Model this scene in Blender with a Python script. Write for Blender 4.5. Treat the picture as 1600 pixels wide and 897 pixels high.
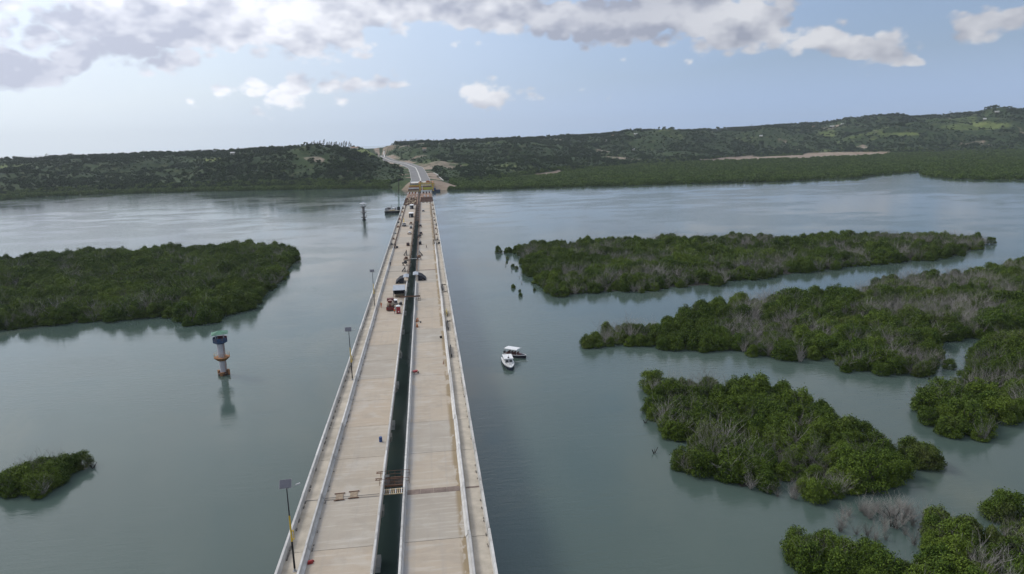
import bpy, bmesh, math, random
import numpy as np
from mathutils import Matrix, Vector

for o in list(bpy.data.objects):
    bpy.data.objects.remove(o)
SC = bpy.context.scene
COL = SC.collection
R_ = math.radians

# ------------------------------------------------------------------ camera
CAM_Z = 64.0
yaw, pit, rol = R_(6.685), R_(11.723), R_(1.6)
fwd = Vector((math.sin(yaw) * math.cos(pit), math.cos(yaw) * math.cos(pit), -math.sin(pit)))
r0 = Vector((math.cos(yaw), -math.sin(yaw), 0))
u0 = r0.cross(fwd)
rgt = r0 * math.cos(rol) - u0 * math.sin(rol)
upv = u0 * math.cos(rol) + r0 * math.sin(rol)
cd = bpy.data.cameras.new('camera')
cam = bpy.data.objects.new('camera', cd)
COL.objects.link(cam)
M = Matrix((rgt, upv, -fwd)).transposed().to_4x4()
M.translation = (0, 0, CAM_Z)
cam.matrix_world = M
cd.sensor_width = 36.0
cd.lens = 36.0 * 1100 / 1600
cd.clip_start = 0.5
cd.clip_end = 60000
SC.camera = cam

# ------------------------------------------------------------------ sun
SUN_AZ, SUN_EL = -55.0, 43.0
sd = bpy.data.lights.new('sun', 'SUN')
sd.energy = 1.5
sd.angle = R_(14)
sd.color = (1.0, 0.95, 0.87)
sun = bpy.data.objects.new('sun', sd)
COL.objects.link(sun)
sv = Vector((math.sin(R_(SUN_AZ)) * math.cos(R_(SUN_EL)), math.cos(R_(SUN_AZ)) * math.cos(R_(SUN_EL)), math.sin(R_(SUN_EL))))
sun.rotation_euler = sv.to_track_quat('Z', 'Y').to_euler()

# ------------------------------------------------------------------ exposure
vs = SC.view_settings
SC.display_settings.display_device = 'sRGB'
vs.view_transform = 'Standard'
vs.look = 'None'
vs.exposure = 0.0
vs.gamma = 1.0
vs.use_curve_mapping = False
SC.render.engine = 'CYCLES'
SC.cycles.use_denoising = True
SC.cycles.max_bounces = 6
SC.cycles.diffuse_bounces = 3
SC.cycles.glossy_bounces = 3
SC.cycles.transmission_bounces = 3
SC.cycles.volume_bounces = 0
SC.cycles.caustics_reflective = False
SC.cycles.caustics_refractive = False
SC.cycles.sample_clamp_indirect = 6.0

# ------------------------------------------------------------------ world: sky with cumulus
W = bpy.data.worlds.new('World')
SC.world = W
W.use_nodes = True
W.cycles.sampling_method = 'MANUAL'
W.cycles.sample_map_resolution = 512
wt = W.node_tree
wt.nodes.clear()


class NT:
    """tiny helper for node graphs"""
    def __init__(s, t):
        s.t = t

    def n(s, kind, **kw):
        nd = s.t.nodes.new(kind)
        for k, v in kw.items():
            setattr(nd, k, v)
        return nd

    def set(s, sock, v):
        if hasattr(v, 'is_output') or isinstance(v, bpy.types.NodeSocket):
            s.t.links.new(v, sock)
        else:
            sock.default_value = v

    def m(s, op, a, b=None, c=None, clamp=False):
        nd = s.n('ShaderNodeMath', operation=op, use_clamp=clamp)
        s.set(nd.inputs[0], a)
        if b is not None:
            s.set(nd.inputs[1], b)
        if c is not None:
            s.set(nd.inputs[2], c)
        return nd.outputs[0]

    def vm(s, op, a, b=None):
        nd = s.n('ShaderNodeVectorMath', operation=op)
        s.set(nd.inputs[0], a)
        if b is not None:
            s.set(nd.inputs[1], b)
        return nd.outputs[0]

    def ss(s, v, lo, hi, o0=0.0, o1=1.0):
        nd = s.n('ShaderNodeMapRange', interpolation_type='SMOOTHSTEP')
        s.set(nd.inputs[0], v)
        nd.inputs[1].default_value = lo
        nd.inputs[2].default_value = hi
        nd.inputs[3].default_value = o0
        nd.inputs[4].default_value = o1
        return nd.outputs[0]

    def noise(s, vec, scale, detail=4, rough=0.55, dist=0.0):
        nd = s.n('ShaderNodeTexNoise')
        if vec is not None:
            s.set(nd.inputs['Vector'], vec)
        nd.inputs['Scale'].default_value = scale
        nd.inputs['Detail'].default_value = detail
        nd.inputs['Roughness'].default_value = rough
        nd.inputs['Distortion'].default_value = dist
        return nd.outputs[0]

    def mix(s, f, a, b, mode='MIX'):
        nd = s.n('ShaderNodeMix', data_type='RGBA', blend_type=mode)
        s.set(nd.inputs[0], f)
        s.set(nd.inputs[6], a if not isinstance(a, tuple) else (a + (1,) if len(a) == 3 else a))
        s.set(nd.inputs[7], b if not isinstance(b, tuple) else (b + (1,) if len(b) == 3 else b))
        return nd.outputs[2]


def _grey(q, f):
    nd = q.n('ShaderNodeCombineColor')
    for i in range(3):
        q.set(nd.inputs[i], f)
    return nd.outputs[0]


g = NT(wt)
tc = g.n('ShaderNodeTexCoord').outputs['Generated']
sx = g.n('ShaderNodeSeparateXYZ')
wt.links.new(tc, sx.inputs[0])
az = g.m('MULTIPLY', g.m('ARCTAN2', sx.outputs[0], sx.outputs[1]), 57.29578)
el = g.m('MULTIPLY', g.m('ARCSINE', sx.outputs[2]), 57.29578)
stretch = g.vm('MULTIPLY', tc, (1.0, 1.0, 1.6))
wn = g.noise(stretch, 11.0, 4, 0.6)
wn2 = g.noise(g.vm('ADD', stretch, (3.1, 1.7, 0.4)), 11.0, 4, 0.6)
azw = g.m('ADD', az, g.m('MULTIPLY', g.m('SUBTRACT', wn, 0.5), 4.5))
elw = g.m('ADD', el, g.m('MULTIPLY', g.m('SUBTRACT', wn2, 0.5), 1.8))


def blobs(lst):
    tot = None
    for a0, e0, w, h, amp in lst:
        qa = g.m('DIVIDE', g.m('SUBTRACT', azw, a0), w)
        qe = g.m('DIVIDE', g.m('SUBTRACT', elw, e0), h)
        q = g.m('ADD', g.m('MULTIPLY', qa, qa), g.m('MULTIPLY', qe, qe))
        v = g.m('MULTIPLY', g.m('POWER', 2.71828, g.m('MULTIPLY', q, -1.0)), amp)
        tot = v if tot is None else g.m('ADD', tot, v)
    return tot


LIGHT = [(-20.5, 7.3, 6.5, 2.2, 1.0), (-27.5, 5.2, 4.5, 1.4, 1.0), (-22, 10.5, 12, 2.6, .75), (-7.5, 8.0, 5.5, 2.2, .85),
         (-1.0, 10.6, 8, 1.5, .95), (-12.5, 10.5, 6, 2.0, .6), (14.2, 8.6, 8.5, 2.0, 1.15), (25.8, 7.3, 5.0, 2.0, 1.1),
         (31.0, 5.6, 1.7, 1.25, 1.0), (34.0, 5.5, 2.2, 1.05, 1.0), (36.6, 4.7, 1.7, .45, .8), (40.4, 6.6, 3.6, 1.3, 1.15),
         (4.6, 3.6, 3.2, 1.2, .74), (-1.8, 4.5, 3.5, 1.0, .66), (12.0, 3.2, 5.0, .9, .48), (-8, 4.2, 5, 1.4, .62), (-14, 2.6, 4, .8, .4), (28, 2.6, 2.5, .6, .42),
         (4.5, 9.9, 7, 1.5, .8), (-14, 9.3, 6, 1.6, .6), (21.5, 9.3, 5, 1.5, .8), (9.5, 4.0, 2.2, .8, .5), (-13, 4.2, 5, 1.0, .4), (-40, 7, 9, 2.5, .9), (52, 8, 6, 2.2, 1.0), (63, 6, 8, 2.0, .9), (-58, 9, 9, 3, 1.0)]
DARK = [(-20.3, 6.7, 5.8, 1.8, 1.15), (-27.5, 4.9, 4.5, 1.4, 1.1), (-24, 9.5, 7, 1.5, .4), (-7.0, 7.2, 4.5, 1.4, .55), (-1.5, 10.6, 7, 1.3, .55),
        (13.0, 8.0, 8.0, 1.6, .75), (17.5, 10.3, 7.0, 1.4, .7), (23, 7.0, 3, 1.0, .25), (-42, 6, 9, 1.6, .7), (52, 7.4, 6, 1.4, .5), (63, 5.5, 8, 1.4, .5)]
lb = blobs(LIGHT)
db = blobs(DARK)
n1 = g.noise(stretch, 15.0, 7, 0.58)
ns = g.noise(stretch, 15.0, 3, 0.5)
n1u = g.noise(g.vm('ADD', stretch, (0, 0, 0.034)), 15.0, 3, 0.5)
n3 = g.noise(stretch, 3.2, 4, 0.55)
high = g.ss(el, 11.5, 19.0)
base = g.m('MULTIPLY', high, g.ss(n3, 0.30, 0.54, 0.35, 0.95))
vo = g.n('ShaderNodeTexVoronoi', feature='F1')
wt.links.new(stretch, vo.inputs['Vector'])
vo.inputs['Scale'].default_value = 30.0
vo.inputs['Detail'].default_value = 1.0
puff = g.m('MULTIPLY', g.m('SUBTRACT', 0.42, vo.outputs['Distance']), 0.75)
dens = g.m('ADD', g.m('ADD', lb, base), g.m('MULTIPLY', g.m('SUBTRACT', n1, 0.5), 1.35))
dens = g.m('ADD', dens, puff)
cov = g.ss(dens, 0.28, 0.66)
veil = g.ss(az, 44.0, -8.0, 0.55, 0.95)
veil = g.m('MULTIPLY', veil, g.ss(g.noise(stretch, 4.5, 5, 0.6), 0.25, 0.62, 0.8, 1.0))
veil = g.m('MAXIMUM', veil, g.ss(el, 9.0, 2.0, 0.2, 0.95))
veil = g.m('MULTIPLY', veil, g.ss(el, 60.0, 14.0, 0.45, 1.0))
sky = g.n('ShaderNodeTexSky', sky_type='NISHITA', sun_disc=False)
sky.sun_elevation = R_(SUN_EL)
sky.sun_rotation = R_(SUN_AZ)
sky.altitude = 0
sky.air_density = 1.0
sky.dust_density = 1.6
sky.ozone_density = 1.4
SKY_S = 0.1
skyc = g.mix(1.0, sky.outputs[0], (0.92, 0.96, 1.06), 'MULTIPLY')
vcol = g.mix(g.ss(az, 32.0, -28.0), (4.3, 5.75, 8.3), (5.55, 6.15, 6.8))
c1 = g.mix(veil, skyc, vcol)
light = g.m('ADD', 0.66, g.m('MULTIPLY', g.m('SUBTRACT', ns, n1u), 2.6), clamp=True)
light = g.m('ADD', light, g.m('MULTIPLY', g.m('SUBTRACT', n1, 0.5), 0.5), clamp=True)
light = g.m('SUBTRACT', light, g.m('MULTIPLY', db, 0.75), clamp=True)
ccol = g.mix(light, (3.7, 3.95, 4.85), (8.1, 8.2, 8.6))
# clouds and veil glow towards the hidden sun
dt = g.n('ShaderNodeVectorMath', operation='DOT_PRODUCT')
wt.links.new(tc, dt.inputs[0])
dt.inputs[1].default_value = sv
glow = g.m('POWER', g.m('MAXIMUM', dt.outputs['Value'], 0.0), 2.0)
gl = g.m('ADD', 0.88, g.m('MULTIPLY', glow, 1.35))
c2 = g.mix(g.m('MULTIPLY', cov, 0.92), c1, ccol)
c2 = g.mix(1.0, c2, _grey(g, gl), 'MULTIPLY')
bg = g.n('ShaderNodeBackground')
wt.links.new(c2, bg.inputs[0])
bg.inputs[1].default_value = SKY_S
wo = g.n('ShaderNodeOutputWorld')
wt.links.new(bg.outputs[0], wo.inputs[0])


# ------------------------------------------------------------------ materials
def new_mat(name):
    m = bpy.data.materials.new(name)
    m.use_nodes = True
    t = m.node_tree
    b = t.nodes['Principled BSDF']
    return m, NT(t), b


MATS = {}


def mat(name, col, rough=0.7, var=0.18, scale=2.0, metal=0.0, dirt=None, bump=0.0, spec=0.3, rnd=0.0):
    """plain painted / raw surface: base colour broken up by two noises and an optional dirt tone"""
    if name in MATS:
        return MATS[name]
    m, q, b = new_mat(name)
    co = q.n('ShaderNodeTexCoord').outputs['Object']
    nz = q.noise(co, scale, 5, 0.6)
    lo = tuple(c * (1 - var) for c in col)
    hi = tuple(min(1, c * (1 + var)) for c in col)
    c = q.mix(q.ss(nz, 0.3, 0.7), lo, hi)
    if dirt:
        c = q.mix(q.ss(q.noise(co, scale * 0.45, 6, 0.65), 0.5, 0.72, 0, 0.75), c, dirt)
    if rnd:
        oi = q.n('ShaderNodeObjectInfo').outputs['Random']
        f = q.ss(oi, 0, 1, 1 - rnd, 1 + rnd)
        c = q.mix(1.0, c, _grey(q, f), 'MULTIPLY')
    q.set(b.inputs['Base Color'], c)
    b.inputs['Roughness'].default_value = rough
    b.inputs['Metallic'].default_value = metal
    b.inputs['Specular IOR Level'].default_value = spec
    if bump:
        bp = q.n('ShaderNodeBump')
        bp.inputs['Strength'].default_value = bump
        bp.inputs['Distance'].default_value = 0.05
        q.set(bp.inputs['Height'], q.noise(co, scale * 4, 4, 0.6))
        q.set(b.inputs['Normal'], bp.outputs[0])
    MATS[name] = m
    return m


def leaf_mat(name, a, b_, dry, rough=0.6, nscale=0.5, trans=0.0):
    m, q, b = new_mat(name)
    oi = q.n('ShaderNodeObjectInfo')
    rn = oi.outputs['Random']
    geo = q.n('ShaderNodeNewGeometry')
    isl = geo.outputs['Random Per Island']
    pos = geo.outputs['Position']
    c = q.mix(q.ss(rn, 0.0, 1.0), a, b_)
    c = q.mix(q.ss(q.noise(pos, 0.035, 4, 0.6), 0.36, 0.66, 0, 0.85), c, tuple(0.62 * v for v in a))
    c = q.mix(q.m('MULTIPLY', q.ss(isl, 0.2, 1.0), 0.5), c, tuple(min(1, v * 1.7) for v in b_))
    c = q.mix(q.ss(q.noise(pos, nscale * 0.12, 5, 0.65), 0.55, 0.74, 0, 0.5), c, dry)
    q.set(b.inputs['Base Color'], c)
    b.inputs['Roughness'].default_value = rough
    b.inputs['Specular IOR Level'].default_value = 0.07
    MATS[name] = m
    return m


# ------------------------------------------------------------------ mesh helpers
class MB:
    def __init__(s):
        s.v = []
        s.f = []

    def poly(s, vs_, fs):
        o = len(s.v)
        s.v += [tuple(v) for v in vs_]
        s.f += [tuple(i + o for i in f) for f in fs]
        return s

    def box(s, c, d, rz=0.0, ry=0.0, rx=0.0, taper=1.0):
        hx, hy, hz = d[0] / 2, d[1] / 2, d[2] / 2
        mt = Matrix.Rotation(rz, 3, 'Z') @ Matrix.Rotation(ry, 3, 'Y') @ Matrix.Rotation(rx, 3, 'X')
        vs_ = []
        for z in (-1, 1):
            k = taper if z > 0 else 1.0
            for x, y in ((-1, -1), (1, -1), (1, 1), (-1, 1)):
                p = mt @ Vector((x * hx * k, y * hy * k, z * hz))
                vs_.append((p.x + c[0], p.y + c[1], p.z + c[2]))
        return s.poly(vs_, [(3, 2, 1, 0), (4, 5, 6, 7), (0, 1, 5, 4), (1, 2, 6, 5), (2, 3, 7, 6), (3, 0, 4, 7)])

    def tube(s, p0, p1, ra, rb=None, n=8, cap=True):
        rb = ra if rb is None else rb
        p0, p1 = Vector(p0), Vector(p1)
        ax = (p1 - p0).normalized()
        t = ax.orthogonal().normalized()
        u = ax.cross(t)
        vs_ = []
        for p, r in ((p0, ra), (p1, rb)):
            for i in range(n):
                a = 2 * math.pi * i / n
                vs_.append(p + t * (r * math.cos(a)) + u * (r * math.sin(a)))
        fs = [(i, (i + 1) % n, n + (i + 1) % n, n + i) for i in range(n)]
        if cap:
            fs += [tuple(range(n - 1, -1, -1)), tuple(range(n, 2 * n))]
        return s.poly(vs_, fs)

    def path(s, pts, r, n=6):
        for a, b in zip(pts[:-1], pts[1:]):
            s.tube(a, b, r, r, n)
        return s

    def lathe(s, prof, c=(0, 0, 0), n=16):
        vs_, fs = [], []
        for r, z in prof:
            for i in range(n):
                a = 2 * math.pi * i / n
                vs_.append((c[0] + r * math.cos(a), c[1] + r * math.sin(a), c[2] + z))
        for k in range(len(prof) - 1):
            for i in range(n):
                j = (i + 1) % n
                fs.append((k * n + i, k * n + j, (k + 1) * n + j, (k + 1) * n + i))
        fs.append(tuple(range(n - 1, -1, -1)))
        fs.append(tuple(range((len(prof) - 1) * n, len(prof) * n)))
        return s.poly(vs_, fs)

    def prism_y(s, prof, y0, y1):
        """closed x-z profile (counter-clockwise seen from -y) extruded along y"""
        n = len(prof)
        vs_ = [(x, y0, z) for x, z in prof] + [(x, y1, z) for x, z in prof]
        fs = [(i, (i + 1) % n, n + (i + 1) % n, n + i) for i in range(n)]
        fs = [tuple(reversed(f)) for f in fs]
        fs += [tuple(range(n)), tuple(range(2 * n - 1, n - 1, -1))]
        return s.poly(vs_, fs)

    def loft(s, rings, cap=True):
        n = len(rings[0])
        vs_ = [p for r in rings for p in r]
        fs = []
        for k in range(len(rings) - 1):
            for i in range(n):
                j = (i + 1) % n
                fs.append((k * n + i, k * n + j, (k + 1) * n + j, (k + 1) * n + i))
        if cap:
            fs += [tuple(range(n - 1, -1, -1)), tuple(range((len(rings) - 1) * n, len(rings) * n))]
        return s.poly(vs_, fs)

    def mesh(s, name):
        me = bpy.data.meshes.new(name)
        me.from_pydata(s.v, [], s.f)
        me.update()
        return me

    def build(s, name, m, parent=None, loc=(0, 0, 0), rz=0.0, bevel=0.0, smooth=False):
        me = s.mesh(name)
        if bevel or smooth:
            bm = bmesh.new()
            bm.from_mesh(me)
            bmesh.ops.recalc_face_normals(bm, faces=bm.faces)
            if bevel:
                bmesh.ops.bevel(bm, geom=list(bm.edges), offset=bevel, segments=1, affect='EDGES', clamp_overlap=True)
            bm.to_mesh(me)
            bm.free()
        if smooth:
            me.shade_smooth()
        return link(name, me, m, parent, loc, rz)


def link(name, me, m, parent=None, loc=(0, 0, 0), rz=0.0):
    o = bpy.data.objects.new(name, me)
    if m is not None and len(me.materials) == 0:
        me.materials.append(m)
    COL.objects.link(o)
    o.location = loc
    o.rotation_euler = (0, 0, rz)
    if parent:
        o.parent = parent
    return o


def empty(name, loc=(0, 0, 0), rz=0.0, label=None, cat=None, group=None, parent=None):
    o = bpy.data.objects.new(name, None)
    o.empty_display_size = 0.5
    COL.objects.link(o)
    o.location = loc
    o.rotation_euler = (0, 0, rz)
    if parent:
        o.parent = parent
    return tag(o, label, cat, group)


def tag(o, label=None, cat=None, group=None, kind=None):
    if label:
        o['label'] = label
    if cat:
        o['category'] = cat
    if group:
        o['group'] = group
    if kind:
        o['kind'] = kind
    return o


def copy_tree(o, parent=None, loc=None, rz=None, sc=None):
    kids = KIDS.get(o.name) or list(o.children)
    c = o.copy()
    COL.objects.link(c)
    c.parent = parent
    if loc is not None:
        c.location = loc
    if rz is not None:
        c.rotation_euler = (0, 0, rz)
    if sc is not None:
        c.scale = (sc, sc, sc)
    for k in kids:
        copy_tree(k, c)
    return c


KIDS = {}
rng = np.random.default_rng(7)
random.seed(11)
# ------------------------------------------------------------------ terrain function
def _hash(ix, iy, seed):
    h = np.sin(ix * 127.1 + iy * 311.7 + seed * 74.7) * 43758.5453
    return h - np.floor(h)


def vnoise(x, y, seed=0):
    ix, iy = np.floor(x), np.floor(y)
    fx, fy = x - ix, y - iy
    fx = fx * fx * (3 - 2 * fx)
    fy = fy * fy * (3 - 2 * fy)
    a = _hash(ix, iy, seed)
    b = _hash(ix + 1, iy, seed)
    c = _hash(ix, iy + 1, seed)
    d = _hash(ix + 1, iy + 1, seed)
    return (a * (1 - fx) + b * fx) * (1 - fy) + (c * (1 - fx) + d * fx) * fy


def fbm(x, y, seed=0, oct_=4):
    t, amp, tot = 0, 0.5, 0
    for k in range(oct_):
        t = t + amp * vnoise(x * 2 ** k, y * 2 ** k, seed + k * 13)
        tot += amp
        amp *= 0.5
    return t / tot


# azimuth from the bridge axis, metres to: water's edge, foot of the hill, ridge; height angle of the ridge
TAB = np.array([
    (-110, 2200, 2400, 3500, -.1), (-60, 1700, 1800, 2700, -.1), (-33, 1330, 1400, 2200, -.22), (-28.9, 1266, 1330, 2100, -.22),
    (-26.1, 1294, 1345, 2100, -.20), (-23.5, 1278, 1330, 2050, -.18), (-17.4, 1206, 1260, 1950, -.12), (-10.6, 1133, 1170, 1750, -.05),
    (-8, 1110, 1130, 1620, .0), (-6, 1090, 1105, 1600, -.05), (-3.6, 1063, 1085, 1750, -.12), (-2.2, 1020, 1070, 2100, .1),
    (-1.0, 985, 1050, 2200, .12), (1.2, 982, 1060, 2300, .14), (4.8, 957, 1120, 2350, .16), (9.5, 964, 1330, 2400, .22),
    (17.1, 977, 1700, 2600, .38), (18.1, 986, 1720, 2650, .4), (22, 999, 1850, 2900, .46), (27.6, 1027, 2300, 3100, .62), (32.9, 1107, 2300, 3200, .84),
    (36.75, 1277, 2250, 3250, .92), (36.9, 1153, 2250, 3250, .92), (39.1, 1067, 2350, 3300, 1.02), (42.7, 1061, 2450, 3300, 1.18),
    (60, 1200, 2500, 3500, 1.3), (110, 2000, 3000, 4000, 1.0)], float)
ROADP = np.array([(-7.3, 1004, 12), (-7.3, 1060, 12.2), (-9, 1110, 12.6), (-12, 1220, 15.2), (-17.5, 1350, 19.4), (-38, 1500, 22.6), (-80, 1700, 26),
                  (-110, 1850, 34), (-118, 2000, 44)], float)
_seg = []
for a_, b_ in zip(ROADP[:-1], ROADP[1:]):
    n_ = max(2, int(np.linalg.norm(b_ - a_) / 6))
    for i_ in range(n_):
        _seg.append(a_ + (b_ - a_) * i_ / n_)
_seg.append(ROADP[-1])
ROADS = np.array(_seg)
for _k in range(6):
    ROADS[1:-1] = (ROADS[:-2] + 2 * ROADS[1:-1] + ROADS[2:]) / 4


def tabs(az):
    return [np.interp(az, TAB[:, 0], TAB[:, i]) for i in range(1, 5)]


def road_near(x, y):
    x, y = np.atleast_1d(x), np.atleast_1d(y)
    dist = np.full(x.shape, 1e9)
    zz = np.zeros(x.shape)
    for k in range(0, len(ROADS)):
        d = np.hypot(x - ROADS[k, 0], y - ROADS[k, 1])
        m = d < dist
        dist[m] = d[m]
        zz[m] = ROADS[k, 2]
    return dist, zz


def sstep(t):
    t = np.clip(t, 0, 1)
    return t * t * (3 - 2 * t)


def height(az, d, carve=True):
    az, d = np.atleast_1d(np.asarray(az, float)), np.atleast_1d(np.asarray(d, float))
    sh, ft, rd, ev = tabs(az)
    x, y = d * np.sin(np.radians(az)), d * np.cos(np.radians(az))
    hr = CAM_Z + rd * np.tan(np.radians(ev)) - 4.0
    s = np.clip((d - ft) / (rd - ft), 0, 1)
    prof = 1 - (1 - s) ** 1.7
    bank = sstep((d - sh) / 14.0)
    z = -1.2 + 1.9 * bank + (hr - 0.8) * prof
    gl = (np.abs(fbm(x / 230, y / 230, 3) - 0.5) * 2 - 0.28)
    z = z + gl * hr * 0.85 * np.sin(np.pi * np.clip(s, 0, 1)) ** 1.2 * (s > 0)
    z = z + (fbm(x / 55, y / 55, 9, 3) - 0.5) * 6.0 * np.clip(s * 4, 0, 1)
    beyond = np.clip(d - rd, 0, None)
    z = np.where(beyond > 0, np.maximum(z - beyond * 0.006, 20), z)
    if carve:
        dist, rz = road_near(x, y)
        wgt = 1 - sstep((dist - 17) / 48.0)
        wgt = wgt * sstep((d - sh - 2) / 40.0) * (1 - sstep((d - 1900) / 100))
        z = z * (1 - wgt) + (rz - 0.25) * wgt
    return z


def ground_z(x, y):
    return float(height(math.degrees(math.atan2(x, y)), math.hypot(x, y))[0])


def on_terrain(az, elv):
    ds = np.linspace(tabs(az)[0] + 40, 5000, 1600)
    hz = height(np.full(ds.shape, az), ds)
    los = CAM_Z + ds * math.tan(math.radians(elv))
    k = np.argmax(hz >= los)
    if hz[k] < los[k]:
        k = np.argmin(np.abs(ds - tabs(az)[2]))
    d = ds[k]
    return d * math.sin(R_(az)), d * math.cos(R_(az)), float(hz[k])


def mudness(x, y):
    def ell(cx, cy, a, b, rot):
        c, s = math.cos(rot), math.sin(rot)
        u, v = (x - cx) * c + (y - cy) * s, -(x - cx) * s + (y - cy) * c
        q = (u / a) ** 2 + (v / b) ** 2 + (fbm(x / 90, y / 90, 21) - .5) * 1.2
        return 1 - sstep((q - 0.75) / 0.4)
    return np.maximum.reduce([ell(170, 1300, 150, 62, 0.75), ell(1000, 1830, 330, 120, 0.2), ell(1330, 2030, 320, 90, .45)])


def fields(x, y, az, d):
    """soil and open grass weights of the ground"""
    dist, _ = road_near(x, y)
    n = fbm(x / 40, y / 40, 5)
    soil = (1 - sstep((dist - 20) / 22)) * sstep((n - 0.40) / 0.2) * (y > 960)
    soil = np.maximum(soil, (1 - sstep((np.hypot((x - 5) / 62, (y - 1005) / 32) - 0.55) / .45)))
    soil = np.maximum(soil, (1 - sstep((np.hypot((x + 48) / 42, (y - 1075) / 75) - 0.5) / .5)) * sstep((n - .46) / .12))
    soil = np.maximum(soil, mudness(x, y) * (d < tabs(az)[1] + 25))
    red = sstep((fbm(x / 100 + 7, y / 100, 31) - 0.68) / 0.06) * 0.55 * (d > tabs(az)[1] + 60)
    soil = np.maximum(soil, red)
    e = np.degrees(np.arctan2(height(az, d) - CAM_Z, d))
    gr = np.exp(-((az + 4.4) / 1.2) ** 2 - ((d - 1640) / 130) ** 2) * 1.3
    gr = np.maximum(gr, np.exp(-((az - 39.8) / 1.9) ** 2 - ((e - 0.1) / 0.24) ** 2) * 1.2)
    gr = np.maximum(gr, np.exp(-((az - 35.5) / 1.6) ** 2 - ((e + 0.3) / 0.15) ** 2) * .8)
    gr = np.maximum(gr, np.exp(-((az + 28) / 3.0) ** 2 - ((e + .75) / 0.22) ** 2) * .6)
    gr = np.maximum(gr, np.exp(-((az + 15.5) / 2.0) ** 2 - ((e + .75) / 0.12) ** 2) * .8)
    gr = np.maximum(gr, np.exp(-((az - 30.6) / 1.0) ** 2 - ((e + .1) / 0.35) ** 2) * .7)
    gr = np.maximum(gr, sstep((fbm(x / 150, y / 150, 41) - 0.60) / 0.1) * .4)
    gr = gr * (d > tabs(az)[1] + 30)
    return np.clip(soil, 0, 1), np.clip(gr, 0, 1)


azs = np.unique(np.concatenate([np.arange(-110, -34, 2.0), np.arange(-34, -9, .4), np.arange(-9, 9, .16), np.arange(9, 47, .4), np.arange(47, 111, 2.0), [36.75, 36.9]]))
rows = []
for t in np.linspace(0, 1, 16) ** 1.5:
    rows.append(('a', t))
for t in np.linspace(0.012, 1, 84):
    rows.append(('b', t))
for t in (1.01, 1.03, 1.07, 1.15, 1.3, 1.6, 2.2, 3.5, 5.0):
    rows.append(('c', t))
sh, ft, rd, ev = tabs(azs)
V, SO, GR = [], [], []
for k, t in rows:
    d = sh + (ft - sh) * t if k == 'a' else ft + (rd - ft) * t if k == 'b' else rd * t
    z = height(azs, d)
    x, y = d * np.sin(np.radians(azs)), d * np.cos(np.radians(azs))
    so, gr = fields(x, y, azs, d)
    V.append(np.stack([x, y, z], 1))
    SO.append(so)
    GR.append(gr)
na = len(azs)
V = np.concatenate(V)
SO = np.concatenate(SO)
GR = np.concatenate(GR)
F = []
for i in range(len(rows) - 1):
    for j in range(na - 1):
        F.append((i * na + j, i * na + j + 1, (i + 1) * na + j + 1, (i + 1) * na + j))
me = bpy.data.meshes.new('hillside_terrain')
me.from_pydata(V.tolist(), [], F)
me.flip_normals()
ca = me.attributes.new('cover', 'FLOAT_COLOR', 'POINT')
cc = np.ones((len(V), 4), np.float32)
cc[:, 0] = SO
cc[:, 1] = GR
cc[:, 2] = 0
ca.data.foreach_set('color', cc.ravel())
me.shade_smooth()
tm, q, b = new_mat('hill_ground')
pos = q.n('ShaderNodeNewGeometry').outputs['Position']
at = q.n('ShaderNodeAttribute', attribute_name='cover')
sc_ = q.n('ShaderNodeSeparateColor')
q.t.links.new(at.outputs[0], sc_.inputs[0])
scrub = q.mix(q.ss(q.noise(pos, 0.012, 6, 0.65), 0.35, 0.65), (0.020, 0.039, 0.013), (0.038, 0.063, 0.021))
scrub = q.mix(q.ss(q.noise(pos, 0.07, 5, 0.7), 0.5, 0.68, 0, 0.6), scrub, (0.105, 0.11, 0.05))
grass = q.mix(q.ss(q.noise(pos, 0.02, 5, 0.6), 0.35, 0.65), (0.085, 0.12, 0.034), (0.15, 0.18, 0.055))
soil = q.mix(q.ss(q.noise(pos, 0.03, 6, 0.65), 0.3, 0.7), (0.21, 0.155, 0.11), (0.34, 0.28, 0.22))
brk = q.m('MULTIPLY', q.m('SUBTRACT', q.noise(pos, 0.045, 5, 0.65), 0.5), 1.0)
c = q.mix(q.ss(q.m('ADD', sc_.outputs[1], brk), 0.25, 0.65), scrub, grass)
c = q.mix(q.ss(q.m('ADD', sc_.outputs[0], brk), 0.35, 0.65), c, soil)
q.set(b.inputs['Base Color'], c)
b.inputs['Roughness'].default_value = 0.9
b.inputs['Specular IOR Level'].default_value = 0.1
tag(link('terrain', me, tm), 'rolling green hills with bare soil patches beyond the far shore', None, None, 'structure')

# ------------------------------------------------------------------ water: one sheet to the horizon
wm, q, b = new_mat('creek_water')
pos = q.n('ShaderNodeNewGeometry').outputs['Position']
big = q.noise(pos, 0.006, 4, 0.55)
mid = q.noise(q.vm('MULTIPLY', pos, (0.6, 1.0, 1.0)), 0.03, 4, 0.6)
colr = q.mix(q.ss(big, 0.35, 0.65), (0.056, 0.086, 0.075), (0.074, 0.106, 0.091))
plume = q.noise(q.vm('MULTIPLY', pos, (1.0, 0.55, 1.0)), 0.013, 6, 0.62, 1.2)
colr = q.mix(q.ss(plume, 0.50, 0.68, 0, 0.55), colr, (0.115, 0.132, 0.098))
q.set(b.inputs['Base Color'], colr)
b.inputs['IOR'].default_value = 1.333
b.inputs['Specular IOR Level'].default_value = 0.5
calm = q.ss(q.m('ADD', q.m('MULTIPLY', big, 0.5), q.m('MULTIPLY', mid, 0.5)), 0.42, 0.58)
q.set(b.inputs['Roughness'], q.ss(calm, 0, 1, 0.03, 0.06))
w1 = q.noise(q.vm('MULTIPLY', pos, (0.3, 1.0, 1.0)), 0.75, 4, 0.55, 0.5)
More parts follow.
